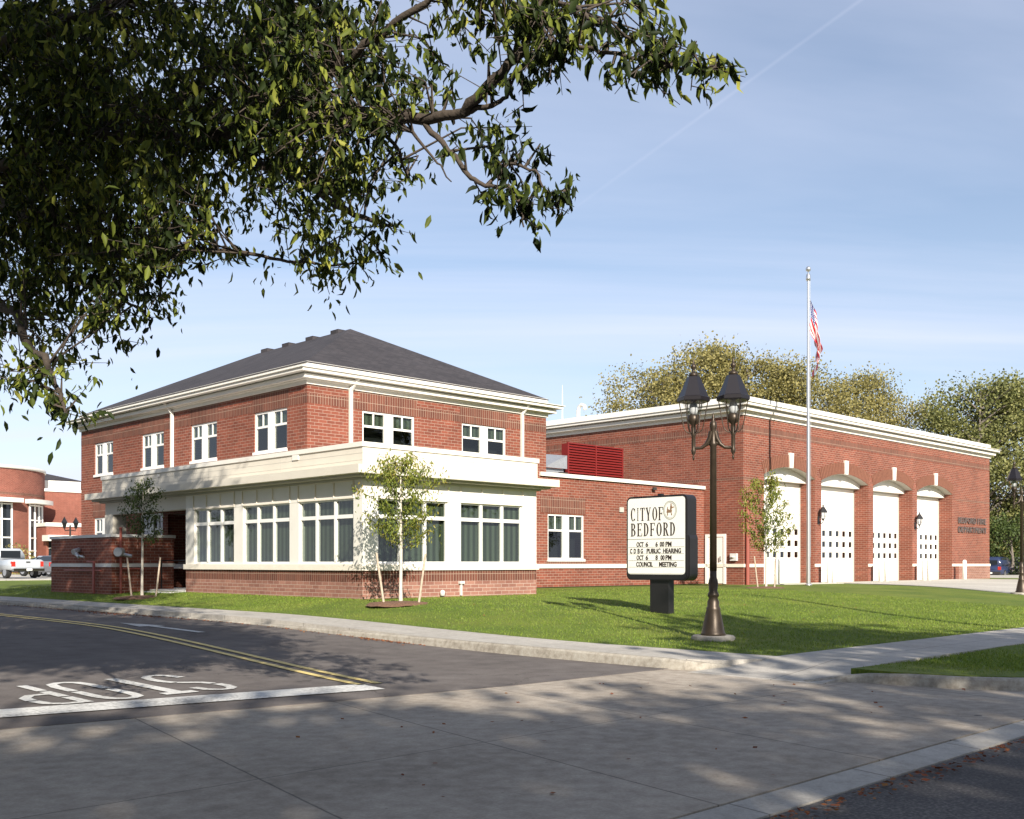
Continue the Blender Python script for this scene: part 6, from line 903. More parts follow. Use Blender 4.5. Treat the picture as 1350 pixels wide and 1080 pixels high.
LIMBS=[([(-7.06,10.5,4.02),(-5.29,10,4.45),(-3.85,9.3,4.72),(-3.11,8.9,4.52),(-2.51,8.6,4.35),(-1.74,8.2,3.94)],0.05,0.025),
([(-2.51,8.6,4.35),(-2.01,8.1,4.36),(-1.5,7.6,4.24),(-1.0,7.1,3.93),(-0.55,6.7,3.72),(-0.29,6.5,3.68)],0.06,0.03),
([(-0.29,6.5,3.68),(-0.11,6.3,3.79),(0.07,6.2,3.92),(0.13,6.1,4.07),(0.2,6.1,4.29)],0.035,0.02),
([(-0.29,6.5,3.68),(-0.12,6.4,3.68),(-0.03,6.4,3.73),(-0.01,6.3,3.81)],0.02,0.008),
([(0.13,6.2,4.01),(0.24,6.1,3.9),(0.37,6.0,3.84),(0.53,5.9,3.76),(0.77,5.8,3.65),(1.0,5.7,3.56),(1.13,5.6,3.55)],0.018,0.005),
([(-0.55,6.7,3.69),(-0.4,6.6,3.48),(-0.25,6.4,3.24),(-0.16,6.4,3.19),(-0.02,6.3,3.16),(0.05,6.3,3.04),(0.07,6.3,2.91)],0.02,0.005),
([(-0.16,6.4,3.19),(-0.02,6.4,3.33),(0.14,6.3,3.25),(0.2,6.3,3.13),(0.27,6.3,3.02)],0.012,0.004),
([(-0.63,6.7,3.64),(-0.51,6.7,3.49),(-0.38,6.6,3.29)],0.012,0.004),
([(-3.11,8.9,4.52),(-2.82,8.8,4.72),(-2.32,8.6,5.0),(-1.82,8.3,5.22),(-1.47,8,5.41)],0.05,0.03),
([(-1.5,7.6,4.24),(-1.18,7.3,4.38),(-0.78,7,4.49),(-0.37,6.8,4.63)],0.035,0.02),
([(-7.06,10.5,4.02),(-5.16,9.5,3.38),(-4.15,8.8,3.01),(-3.54,8,2.47),(-3.25,7.6,2.12),(-3.17,7.5,1.94)],0.06,0.006),
([(-6.29,10,5.38),(-4.61,9.5,5.57),(-3.59,9,5.58),(-2.82,8.6,5.68)],0.06,0.035),
([(-3.0,8.6,3.39),(-2.48,8.3,3.37),(-2.01,8.1,3.28),(-1.7,8,3.19),(-1.35,8,3.16),(-1.06,8,3.19)],0.02,0.006),
([(-5.29,10,4.45),(-4.07,9.2,3.83),(-3.49,8.9,3.54),(-3.0,8.6,3.39)],0.05,0.02),
([(-1.74,8.2,3.94),(-1.35,8,3.62),(-1.05,7.9,3.47),(-0.84,7.8,3.39)],0.035,0.008),
([(-1.0,7.1,3.93),(-0.8,7.2,3.76),(-0.74,7.6,3.65)],0.02,0.006),
([(-3.49,8.9,3.54),(-3.22,8.7,3.11),(-2.94,8.6,2.9)],0.02,0.006),
([(-0.37,6.8,4.63),(0.02,6.4,4.37),(0.37,6.1,4.12),(0.53,5.9,3.88),(0.65,5.8,3.79)],0.02,0.006)]
tr = bpy.data.objects.new('overhanging_tree', None); COL.objects.link(tr); tr.location = (-9.2, 9.0, -.45)
props(tr, 'big leafy tree whose branches hang across the top left of the view', 'tree')
off = Vector((-9.2, 9.0, -.45)); m = MB()
m.tube([(0,0,-.3),(.05,0,.6),(.15,.1,2.2),(.3,.3,4.2),(.9,.4,6.5),(1.4,.2,9),(1.8,0,11.5)], [.42,.33,.29,.27,.22,.15,.05], 12)
for pts, r0, r1 in LIMBS:
    P_ = [tuple(a) for a in pts]; sp = []
    for i in range(len(P_)-1):
        a, b = Vector(P_[i]), Vector(P_[i+1])
        for k in range(4):
            q = a.lerp(b, k/4); sc_ = (b-a).length*.03*(0 if k == 0 else 1); sp.append(q-off+Vector(rng.normal(size=3))*sc_)
    sp.append(Vector(P_[-1])-off); m.tube(sp, [r0+(r1-r0)*i/(len(sp)-1) for i in range(len(sp))], 7)
for a, b in (((.3,.3,4.0), LIMBS[0][0][0]), ((.3,.3,4.2), LIMBS[10][0][0]), ((.5,.35,5), LIMBS[11][0][0])):
    b = Vector(b)-off; a = Vector(a); m.tube([a, a.lerp(b, .5)+Vector((0,0,-.15)), b], [.17,.14,.11], 8)
up = [(-2.8,-2.2,10.0,2.2,1.2),(-.8,-1.8,9.6,1.5,1.0),(-4.8,-3,10.2,2.2,1.2),(-1.0,1.5,8.6,1.8,1.1),(-2.6,0,8.6,1.9,1.1),(-.7,3.4,8.1,1.5,.9),(-3.8,-1.2,9,1.9,1.2),(-3.0,1.2,8.2,1.8,1.2),(-4.6,2.6,8.8,2.0,1.4),(-1.8,3.4,8.9,1.5,1.2),(-5.6,4.8,8.9,2.2,1.6),(-3.2,5.0,9.0,1.9,1.4),(-2.2,-.8,8.6,1.5,1.0),(-5.2,.2,9.2,2,1.4),(-7.2,7.5,9.2,2.6,2.0),(-5,8,9.6,2.4,1.8),(-8.5,12.5,9.5,2.6,2.2),(-9.5,6.5,8.0,2.6,2.0),(-6.0,9,12.6,2.6,1.8),(-10.5,10,11,2.8,2.2)]
nodes = [Vector(p) for p, _, _ in [(q, 0, 0) for L_ in LIMBS for q in L_[0]]]
cl = []
for x, y, z, rr, rz in up:
    m.tube([Vector((1.0,.3,6.0)), Vector((x,y,z-rz*.4))-off], [.12,.03], 6)
    k = int(26*rr*rr*rz/6)+8
    for _ in range(k):
        d = rng.normal(size=3); d /= np.linalg.norm(d); r_ = rng.uniform(.45, 1)**.6; p = (x+d[0]*rr*r_, y+d[1]*rr*r_, z+d[2]*rz*r_)
        if p[2] < .9+.545*p[1] and abs(p[0]/p[1]) < .50: continue
        cl.append((p, 62 if y < 4 else 40))
tw = MB(); dense = []
limbpts = []
for pts, r0, r1 in LIMBS:
    for i in range(len(pts)-1):
        for k in range(5): limbpts.append(Vector(pts[i]).lerp(Vector(pts[i+1]), k/5))
for c in CLUMPS:
    p = Vector(c); q = min(limbpts, key=lambda a: (a-p).length_squared); far = c[0] > -.6 or c[1] < 6.6
    ok = (q-p).length < 1.9
    if ok: mid = p.lerp(q, .5)+Vector((0,0,.10))+Vector(rng.normal(size=3))*.06
    else: q = p+Vector(rng.normal(size=3))*.35+Vector((0,0,.2)); mid = p.lerp(q, .5)
    tw.tube([q-off, mid-off, p-off], [.010,.006,.003], 4, cap=False)
    # leaves stand along the outer half of the twig and its side shoots, hanging from it
    tip = p-off; m2 = mid-off
    nt = 3 if far else (4 if c[0] < -3.2 or c[2] > 4.6 else 3)
    for k in range(nt):
        st = m2.lerp(tip, rng.uniform(.2, 1)); en = st+Vector(rng.normal(size=3)*np.array([.16,.18,.09]) if not far else rng.normal(size=3)*np.array([.10,.14,.06]))
        tw.tube([st, en], [.004,.002], 3, cap=False)
        t_ = rng.uniform(.15, 1.05, (6 if far else 7, 1)); dense.append(np.array(st)*(1-t_)+np.array(en)*t_+rng.normal(size=(len(t_),3))*.022+np.array([0,0,.03]))
    if not far: dense.append(np.array(tip)+rng.normal(size=(7,3))*np.array([.12,.2,.11]))
obj_at('trunk', (lambda me: (me.materials.append(M['bark']), me)[1])(m.mesh((0,0,0), 'trunk', uv=False)), (0,0,0), tr)
obj_at('twigs', (lambda me: (me.materials.append(M['bark']), me)[1])(tw.mesh((0,0,0), 'twigs', uv=False)), (0,0,0), tr)['kind'] = 'stuff'
pts = np.concatenate(dense); V, F = leaves(pts, rng.uniform(.045, .125, len(pts)), droop=.9); o = obj_at('leaves', leaf_mesh(V, F, 'leaves', M['leaf_near']), (0,0,0), tr)
pts = np.concatenate([np.array(p)-np.array(off)+rng.normal(size=(q_,3))*.40 for p, q_ in cl]); V, F = leaves(pts, rng.uniform(.14, .24, len(pts)), droop=.4, kind='quad'); obj_at('upper_leaves', leaf_mesh(V, F, 'upper_leaves', M['leaf_near']), (0,0,0), tr)
# ---- a second tall tree just outside the left edge; its high boughs shade the porch end of the building
t2 = bpy.data.objects.new('tall_street_tree', None); COL.objects.link(t2); t2.location = (-13.2, 18.8, -.4); off2 = Vector((-13.2, 18.8, -.4))
props(t2, 'tall street tree beyond the left edge with high boughs over the side street', 'tree')
m = MB(); m.tube([(0,0,-.3),(0,0,.6),(.2,.1,4),(.5,.2,8),(1.2,.3,12),(2,.4,15.5)], [.42,.32,.28,.23,.15,.05], 12); cl2 = []
for x, y, z, rr, rz in [(-13.4,19,9.5,2.7,2.6),(-7.2,16.6,12.4,2.2,1.5),(-9.8,18.5,12.8,2.3,1.6),(-5.3,14.6,12.6,1.6,1.3),(-8.2,13.8,12.4,2.2,1.7),(-10.5,15.5,10.5,2.2,2.0),(-12.5,21.5,12,2.2,2.0),(-12.0,16.5,7.0,2.0,1.8)]:
    s0 = Vector((.5,.2,8.2)) if z < 12 else Vector((1.0,.3,11.4)); e0 = Vector((x,y,z-.3))-off2; m.tube([s0, s0.lerp(e0, .5)+Vector((0,0,.5)), e0], [.13,.09,.03], 7)
    for _ in range(int(24*rr*rr*rz/6)+8):
        d = rng.normal(size=3); d /= np.linalg.norm(d); r_ = rng.uniform(.4, 1)**.6; p = np.array((x+d[0]*rr*r_, y+d[1]*rr*r_, z+d[2]*rz*r_))
        if p[2] < 1.5+.56*p[1] and abs(p[0]/p[1]) < .51: continue
        cl2.append(p-np.array(off2)+rng.normal(size=(58,3))*.38)
obj_at('trunk', (lambda me: (me.materials.append(M['bark']), me)[1])(m.mesh((0,0,0), 'trunk', uv=False)), (0,0,0), t2)
pts = np.concatenate(cl2); V, F = leaves(pts, rng.uniform(.14, .24, len(pts)), droop=.4, kind='quad'); obj_at('crown', leaf_mesh(V, F, 'crown', M['leaf_near']), (0,0,0), t2)
# ---- generic broadleaf tree prototypes
def proto_tree(H, cr, ch, nclump, per, lsz, seed, mat_leaf, mat_bark, sparse=1.0, r0=.35, spread=.75):
    """H total height, cr crown radius, ch crown height; crown built of clumps hung on limbs"""
    g = np.random.default_rng(seed); m = MB(); zb = H-ch
    m.tube([(0,0,-.3),(0,0,.5),(.1,.05,zb*.6),(.15,-.1,zb+ch*.25),(0,.1,zb+ch*.55),(.1,0,H*.92)], [r0*1.35,r0,r0*.85,r0*.6,r0*.35,.04], 9)
    C = []
    lobes = [(g.uniform(0, 6.28), g.uniform(.1, .95), g.uniform(.35, .6)) for _ in range(9)]
    for i in range(nclump):
        a = g.uniform(0, 6.28); t = g.uniform(0, 1); env = math.sin(math.pi*(.12+.80*t))**.65
        lob = 1+.22*sum(math.cos(a-la)*math.exp(-((t-lt)/.22)**2) for la, lt, _ in lobes[:6])
        rr = cr*env*lob*(g.uniform(.35, 1)**.55); p = np.array([rr*math.cos(a), rr*math.sin(a), zb+ch*t*.95+g.normal()*.2]); C.append(p)
    for i in range(0, nclump, 3):
        p = C[i]; s = Vector((0,0, max(zb*.6, p[2]-.55*math.hypot(p[0], p[1])-.3))); e = Vector(p); q = s.lerp(e, .5)+Vector((0,0,.15)); m.tube([s, q, e], [r0*.28, r0*.14, .02], 5, cap=False)
    P = []; 
    for p in C:
        n = int(per*g.uniform(.6, 1.3)); sd = spread*g.uniform(.7, 1.25); P.append(p+g.normal(size=(n,3))*np.array([sd, sd, sd*.62]))
    P = np.concatenate(P); V, F = leaves(P, g.uniform(.7, 1.3, len(P))*lsz, droop=.25, kind='quad')
    tm = m.mesh((0,0,0), 'trunk', uv=False); tm.materials.append(mat_bark); return tm, leaf_mesh(V, F, 'crown', mat_leaf)
def put_tree(name, pr, x, y, z, s, rz, label, group, sz=None):
    e = bpy.data.objects.new(name, None); COL.objects.link(e); e.location = (x, y, z); e.rotation_euler = (0,0,rz); e.scale = (s, s, sz or s)
    props(e, label, 'tree', group); obj_at('trunk', pr[0], (0,0,0), e); obj_at('crown', pr[1], (0,0,0), e); return e
pyel = proto_tree(19.8, 5.4, 15, 170, 190, .22, 3, M['leaf_yellow'], M['greybark'], spread=.85)
pthin = proto_tree(19, 5.2, 14, 105, 110, .22, 4, M['leaf_yellow'], M['greybark'], spread=.75)
pgrn = proto_tree(16, 6.2, 14.5, 200, 200, .22, 5, M['leaf_green'], M['greybark'], spread=.85)
pdrk = proto_tree(9, 4.0, 8.6, 70, 80, .34, 6, M['leaf_dark'], M['greybark'], spread=.8)
def px(px_, Y): return (px_-675)/1390*Y
gy = 'autumn trees behind the fire station'; gr_ = 'trees beyond the right end of the fire station'
for (X, Y, s, rz, pr, lb) in [(13.2,92,.97,.3,pthin,'thin yellowing tree with sky showing through, leftmost behind the fire station roof'),(17,95,1.06,1.5,pyel,'tallest yellow-green tree rising behind the street lamp lanterns'),(20.8,93,1.0,2.9,pyel,'yellow-green tree behind the fire station roof, just right of the twin lanterns'),
      (24.8,90,.92,4.4,pyel,'yellow-green tree directly behind the flag'),(31.4,96,.93,.9,pyel,'shorter yellowish tree behind the roof just right of the flagpole'),(36.6,98,.86,5.2,pthin,'lowest yellow tree at the right end of the group behind the roof')]:
    put_tree('autumn_tree', pr, X, Y, 0, s, rz, lb, gy)
for (X, Y, s, rz, pr, lb) in [(40.8,92,1.10,.2,pgrn,'broad green tree touching the right end of the fire station roof'),(46.5,94,1.1,2.2,pgrn,'tallest green tree at the right edge of the photo'),(53,90,.98,3.9,pgrn,'green tree cut off by the right edge behind the far street lamp')]:
    put_tree('green_tree', pr, X, Y, -.3, s, rz, lb, gr_)
for (X, Y, s, rz, lb) in [(39.8,84,.55,0,'dark shrubby tree in the gap beside the fire station corner'),(44.5,97,.7,1,'dark small tree behind the parked blue car'),(49.5,99,.75,2,'dark undergrowth tree behind the far street lamp')]:
    put_tree('shrub_tree', pdrk, X, Y, -.3, s, rz, lb, 'dark undergrowth behind the cars')
# ---- street trees behind the viewpoint (they throw the foreground shade)
pshade = proto_tree(15, 4.7, 9.5, 76, 60, .42, 8, M['leaf_green'], M['bark'], r0=.4, spread=.8)
SH = [(5.0,-17.5,1.0,0),(-2.0,-18.5,.98,1.0),(11.0,-16.5,1.0,2.1),(-9.0,-16.5,.92,3.0),(13.6,-4.7,.98,4.0),(16.5,-9,1.0,1.2),(7.6,-24,1.15,2.2)]
lb_ = ['street tree across the main road, straight behind the viewpoint','street tree across the main road, behind and left of the viewpoint','street tree across the main road, behind and right of the viewpoint','street tree at the far left across the main road','nearest street tree to the right of the viewpoint','street tree at the far right across the main road','back-row tree behind and right of the viewpoint']
for (X, Y, s, rz), lb in zip(SH, lb_): put_tree('street_tree', pshade, X, Y, -.6, s, rz, lb, 'street trees across the main road')
for i, (X, Y, s, rz, lb) in enumerate([(31,9,1.0,.5,'first tree of the row outside the right edge of the view'),(39,15,1.05,1.5,'second tree of the row outside the right edge of the view'),(48,20,1.0,2.6,'third tree of the row outside the right edge of the view'),(36,4,1.1,3.3,'tree across the main road outside the right edge'),(58,25,1.1,4.1,'farthest tree of the row outside the right edge of the view'),(-24,9,1.0,.4,'tree across the side street outside the left edge'),(-30,14,1.1,1.7,'second tree across the side street outside the left edge'),(-21,4,1.0,2.9,'nearest tree across the side street outside the left edge'),(-37,19,1.1,5.1,'far tree across the side street outside the left edge')]):
    put_tree('street_tree', pshade, X, Y, -.5, s, rz, lb, 'street trees beyond the edges of the view')
# ---- staked saplings
def sapling(label, u, v, H, cz0, cr, n, seed, lean=0, leafm='leaf_sapling', side=None, lsz=.10):
    g = np.random.default_rng(seed); z = zg(u, v); t = T('sapling', label, 'sapling', u, v, z, -TH, 'staked saplings on the lawn', loc=True)
    m = MB(); m.tube([(0,0,-.1),(0,0,.4),(.01,0,1.3),(lean*.3,0,2.2),(lean*.7,0,H*.8),(lean,0,H)], [.055,.042,.036,.028,.016,.004], 8); t.part('trunk', m, M['palebark'])
    b = MB(); P = []
    for i in range(n):
        k = i/n; zz = cz0-.25+(H-cz0)*k*.9; a = i*2.4+g.normal()*.3; rr = cr*(math.sin(math.pi*(.25+.70*k))**.8)*g.uniform(.6, 1.05); rise = .35*rr+g.uniform(.1, .3)
        s = Vector((lean*zz/H, 0, zz)); e = Vector((s.x+rr*math.cos(a), rr*math.sin(a), zz+rise)); q = s.lerp(e, .5)+Vector((0,0,-.05)); b.tube([s, q, e], [.014,.009,.003], 4, cap=False)
        for w_ in np.linspace(.3, 1.08, 10):
            c = np.array(s.lerp(e, w_)); P.append(c+g.normal(size=(13,3))*np.array([.09,.09,.10]))
    t.part('branches', b, M['bark'])
    P = np.concatenate(P); V, F = leaves(P, g.uniform(.7, 1.2, len(P))*lsz, droop=.7); o = obj_at('crown', leaf_mesh(V, F, 'crown', M[leafm]), (0,0,0), t.e)
    mu = MB(); n_ = 28; ring = [(.0,.07)]+[(r_, h_) for r_, h_ in ((.35,.06),(.62,.04),(.75,-.02))]
    vs = [(0,0,.09)]; fs = []
    for r_, h_ in ring[1:]:
        for k in range(n_): a = 2*math.pi*k/n_; q = r_*(1+.07*math.sin(3*a)+.04*g.normal()); vs.append((q*math.cos(a)*1.15, q*math.sin(a), h_+.012*g.normal()))
    for k in range(n_): fs.append((0, 1+k, 1+(k+1)%n_))
    for r_ in range(2):
        for k in range(n_): fs.append((1+r_*n_+k, 1+(r_+1)*n_+k, 1+(r_+1)*n_+(k+1)%n_, 1+r_*n_+(k+1)%n_))
    mu.add(vs, fs, True); mo = solo('mulch', mu, M['mulch'], 'ring of dark bark mulch round the '+side[2], 'mulch', u, v, z-.02, 'mulch rings round the saplings', kind=None, loc=True)
    for sx, lb in ((side[0], 'pale wooden stake leaning on the left of the '+side[2]), (side[1], 'pale wooden stake leaning on the right of the '+side[2])):
        st = MB(); st.tube([(sx[0],-.1,-.15),(sx[1],-.02,sx[2])], [.032,.026], 7); so = solo('tree_stake', st, M['stake'], lb, 'stake', u, v, z, 'wooden stakes of the saplings', loc=True); so.rotation_euler = (0,0,0)
sapling('yellow-green staked sapling in front of the glazed bay', -.62, -2.35, 3.8, 1.55, 1.12, 26, 11, side=((-.37,-.58,1.22),(.42,.60,1.2),'sapling in front of the glazed bay'))
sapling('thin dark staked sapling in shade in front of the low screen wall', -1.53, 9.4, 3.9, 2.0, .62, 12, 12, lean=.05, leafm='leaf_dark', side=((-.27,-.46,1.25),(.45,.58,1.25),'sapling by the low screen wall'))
sapling('open staked sapling before the leftmost vehicle door of the fire station', 18.4, -.6, 4.55, 1.5, 1.25, 24, 13, leafm='leaf_sapling', side=((-.32,-.45,1.2),(.28,.38,1.25),'sapling before the fire station'), lsz=.12)
# ---- grass blades over the nearer lawn, leaf litter in the gutters
def blades():
    n = 120000; u = rng.uniform(-2.88, 16, n); v = rng.uniform(-13.95, 3, n); k = np.ones(n, bool)
    k &= ~((u > -.05) & (u < 7) & (v > -.05)); k &= rng.uniform(size=n) < np.clip(1.1-(v+14)/18, .25, 1)
    u2 = rng.uniform(-3.6, 10, 26000); v2 = rng.uniform(-18.2, -15.65, 26000); k2 = ~((u2 < -2.2) & (v2 < -17.3)) 
    u3 = rng.uniform(-2.85, -.02, 16000); v3 = rng.uniform(0, 22, 16000)
    u = np.concatenate([u[k], u2[k2], u3]); v = np.concatenate([v[k], v2[k2], v3])
    z = np.array([(-.47 if b < -15 else zlawn(a, b)) for a, b in zip(u, v)]); n = len(u); base = np.stack([u, v, z-.005], 1)
    h = rng.uniform(.02, .05, n); a = rng.uniform(0, 6.28, n); w_ = .006+.004*rng.uniform(size=n); ln = rng.normal(size=(n,2))*.02
    s = np.stack([np.cos(a), np.sin(a), np.zeros(n)], 1)*w_[:, None]; top = base+np.concatenate([ln, h[:, None]], 1)
    V = np.stack([base-s, base+s, top], 1); me = leaf_mesh(V, [(0,1,2)], 'grass', M['grass']); o = obj_at('grass', me); x, y = W2(0, 0); o.location = (x, y, 0); o.rotation_euler = (0,0,TH); props(o, 'short mown green grass of the lawns', 'grass', kind='stuff')
blades()
P = []
def scat(n, f):
    for _ in range(n): P.append(f())
scat(420, lambda: (lambda v: (-4.46-abs(rng.normal())*.10, v, zroad(v)+.02))(rng.uniform(-8, 12)))
scat(160, lambda: (lambda v: (-4.46-abs(rng.normal())*.10, v, zroad(v)+.02))(-6.6+rng.normal()*.5))
scat(420, lambda: (lambda v: (-4.46-abs(rng.normal())*.22, v, zroad(v)+.02))(4.5+rng.normal()*2))
scat(900, lambda: (rng.uniform(-16, 2), -18.84-abs(rng.normal())*.10, -.61))
scat(60, lambda: (rng.uniform(-14, -3), rng.uniform(-18.4, -13.3), -.592)); scat(60, lambda: (rng.uniform(-3, 12), rng.uniform(-13, -1), 99))
P = np.array([(a, b, zlawn(a, b)+.03 if c > 9 else c) for a, b, c in P]); V, F = leaves(P, rng.uniform(.03, .07, len(P)), kind='quad'); V[:, :, 2] = P[:, None, 2]+(V[:, :, 2]-P[:, None, 2])*.35+.004
o = obj_at('leaf_litter', leaf_mesh(V, F, 'leaf_litter', M['litter'])); x, y = W2(0, 0); o.location = (x, y, 0); o.rotation_euler = (0,0,TH); props(o, 'fallen reddish leaves gathered along the kerbs', 'fallen leaves', kind='stuff')
# ================================================================ vehicles
def loft(mb, secs, sm=True):
    """secs: list of (x, halfwidth_bottom, halfwidth_top, zb, zt); closed rounded boxes joined along x"""
    vs = []; K = 10
    for x, wb, wt, zb, zt in secs:
        h = zt-zb; prof = [(wb*.82, zb), (wb, zb+.12*h), (wb*1.0, zb+.5*h), (wt, zb+.88*h), (wt*.86, zt)]
        ring = prof+[(-y, z) for y, z in prof[::-1]]; vs += [(x, y, z) for y, z in ring]
    n = len(secs); fs = []
    for i in range(n-1):
        for k in range(K): fs.append((i*K+k, i*K+(k+1)%K, (i+1)*K+(k+1)%K, (i+1)*K+k))
    fs += [tuple(range(K))[::-1], tuple(range((n-1)*K, n*K))]; mb.add(vs, fs, sm)
def wheel(t, x, y, r=.36, w=.22):
    m = MB(); m.tube([(x,y-w/2,r),(x,y+w/2,r)], r, 20); o = t.part('wheel', m, M['tyre']); m = MB(); m.tube([(x,y-w/2-.01,r),(x,y+w/2+.01,r)], r*.62, 16); t.part('rim', m, M['rim'], o)
def vehicle(name, label, cat, X, Y, z, yaw, paint, kind, group=None):
    """+x is the nose"""
    u, v = UVof(X, Y); t = T(name, label, cat, u, v, z, yaw-TH, group, loc=True)
    b = MB(); gl = MB(); cb = MB()
    if kind == 'pickup':
        loft(b, [(-2.75,.93,.92,.55,1.08),(-2.68,.97,.95,.48,1.12),(-.45,.98,.95,.40,1.12)]); loft(b, [(-.45,.98,.95,.36,1.12),(.9,.98,.94,.36,1.12),(1.2,.98,.92,.36,1.12),(2.35,.95,.85,.40,1.02),(2.7,.88,.74,.45,.92)])
        loft(cb, [(-.50,.86,.72,1.05,1.70),(-.35,.88,.72,1.05,1.80),(.75,.88,.70,1.05,1.80),(1.45,.86,.66,1.05,1.14)])
        gl.box(-.505, -.49, -.60, .60, 1.22, 1.66); 
        for s in (-1, 1): gl.add([(-.25,s*.885,1.2),(1.1,s*.875,1.2),(.68,s*.78,1.70),(-.2,s*.78,1.70)], [(0,1,2,3)])
        t.part('body', b, paint); t.part('cab', cb, paint); t.part('window', gl, M['carglass'])
        m = MB(); m.box(-2.765, -2.752, -.72, .72, .62, 1.06); tg = t.part('tailgate', m, paint); m = MB(); m.box(-2.78, -2.766, -.12, .12, .92, 1.0); t.part('handle', m, M['dark'], tg)
        m = MB(); m.box(-2.92, -2.72, -.92, .92, .42, .58); t.part('bumper', m, M['chrome'])
        m = MB(); m.box(-2.93, -2.925, -.17, .17, .46, .58); t.part('number_plate', m, M['plate'])
        for s in (-1, 1): m = MB(); m.box(-2.76, -2.6, s*.84-.09, s*.84+.125 if s > 0 else s*.84+.09, .70, 1.0); t.part('tail_lamp', m, M['tail'])
        wx = (-1.75, 1.75)
    else:
        hi = 1.72 if kind == 'suv' else 1.42
        loft(b, [(-2.35,.80,.84,.42,.98),(-2.25,.92,.90,.32,1.02),(0,.94,.91,.28,1.02),(1.1,.94,.90,.28,1.00),(2.0,.90,.82,.32,.90),(2.35,.80,.7,.40,.75)])
        if kind == 'suv': loft(cb, [(-2.28,.84,.70,.96,1.45),(-2.1,.86,.68,.96,hi),(.3,.86,.68,.96,hi),(1.25,.84,.66,.96,1.02)])
        else: loft(cb, [(-1.9,.84,.72,.94,1.0),(-1.2,.84,.62,.94,hi-.03),(.2,.84,.62,.94,hi),(1.2,.84,.68,.94,1.0)])
        for s in (-1, 1): gl.add([(-1.9,s*.865,1.06),(1.0,s*.865,1.06),(.3,s*.745,hi-.1),(-1.75 if kind == 'suv' else -1.1,s*.745,hi-.1)], [(0,1,2,3)])
        if kind == 'suv': gl.box(-2.285, -2.2, -.60, .60, 1.1, 1.45)
        else: gl.add([(-1.86,-.6,1.06),(-1.86,.6,1.06),(-1.28,.55,1.35),(-1.28,-.55,1.35)], [(0,1,2,3)])
        t.part('body', b, paint); t.part('cab', cb, paint); t.part('window', gl, M['carglass'])
        m = MB(); m.box(-2.42, -2.28, -.84, .84, .36, .56); t.part('bumper', m, M['dark'] if kind == 'suv' else paint)
        m = MB(); m.box(-2.43, -2.42, -.26, .26, .40, .52); t.part('number_plate', m, M['plate'])
        for s in (-1, 1): m = MB(); m.box(-2.37, -2.2, s*.76-.11, s*.76+.13 if s > 0 else s*.76+.11, .70, .95); t.part('tail_lamp', m, M['tail'])
        wx = (-1.4, 1.45)
    for x in wx:
        for s in (-1, 1): wheel(t, x, s*.82)
    return t
vehicle('pickup_truck', 'white pickup truck parked with its tail to the right at the far left', 'pickup truck', -30.9, 64.5, .02, R_(140), M['carwhite'], 'pickup')
vehicle('parked_car', 'dark saloon car parked behind the white pickup', 'car', -29.9, 70, .02, R_(80), M['cargrey'], 'car', 'cars parked in the far lots')
vehicle('parked_car', 'pale silver car mostly hidden between pickup and dark saloon', 'car', -32.6, 74, .02, R_(150), M['carwhite'], 'car', 'cars parked in the far lots')
vehicle('parked_car', 'navy blue sport utility car parked beyond the fire station corner', 'car', 38.7, 84, -.3, R_(50), M['carnavy'], 'suv', 'cars parked in the far lots')
vehicle('parked_car', 'grey-blue car parked at the right edge beside the navy one', 'car', 42.2, 87, -.3, R_(50), M['cargrey'], 'suv', 'cars parked in the far lots')
# ================================================================ far buildings
H_ = T('city_hall', 'distant red brick building with round drum and tall white-framed windows at the left edge', 'building', 0, 90, 0)
du, dv = UVof(-53.5, 101); rdm = 8.0
m = MB(); m.lathe([(rdm,-.2),(rdm,9.7)], du, dv, 64); m.f = m.f[:64]; m.s = m.s[:64]; H_.part('drum_wall', m, M['far_brick'])
m = MB(); m.lathe([(0,9.7),(rdm+.12,9.7),(rdm+.12,10.0),(0,10.0)], du, dv, 64); H_.part('drum_coping', m, M['trim'])
m = MB(); m.lathe([(rdm+.03,7.3),(rdm+.03,7.5)], du, dv, 64); m.f = m.f[:64]; H_.part('header_course', m, M['soldier'])
def polar(a, r=0, z=0): w_ = R_(a); X = -53.5+math.cos(w_)*(rdm+r); Y = 101+math.sin(w_)*(rdm+r); q = UVof(X, Y); return (q[0], q[1], z)
for a0, a1 in ((-48,-26), (-10,8),):
    f = MB(); 
    for k in range(4): f.bar(polar(a0+(a1-a0)*k/3, .05, .9), polar(a0+(a1-a0)*k/3, .05, 6.5), .16)
    for z in (1.0, 2.1, 3.3, 5.0, 6.4):
        for k in range(3): f.bar(polar(a0+(a1-a0)*k/3, .05, z), polar(a0+(a1-a0)*(k+1)/3, .05, z), .13)
    fo = H_.part('window', f, M['frame']); p = MB(); p.add([polar(a0+(a1-a0)*k/6, .02, z) for z in (.9, 6.5) for k in range(7)], [(k, k+1, k+8, k+7) for k in range(6)]); H_.part('pane', p, M['carglass'], fo)
    c = MB(); n = 8; ring = []
    for z in (6.55, 6.95):
        for r_ in (-.05, .95): ring += [polar(a0-4+(a1-a0+8)*k/n, r_, z) for k in range(n+1)]
    q = n+1; fs = []
    for k in range(n): fs += [(k, k+1, q+k+1, q+k), (2*q+k, 3*q+k, 3*q+k+1, 2*q+k+1), (q+k, q+k+1, 3*q+k+1, 3*q+k)]
    fs += [(0,q,3*q,2*q),(n,2*q+n,3*q+n,q+n)]; c.add(ring, fs); H_.part('window_canopy', c, M['trim'])
wu, wv = UVof(-46.5, 103)
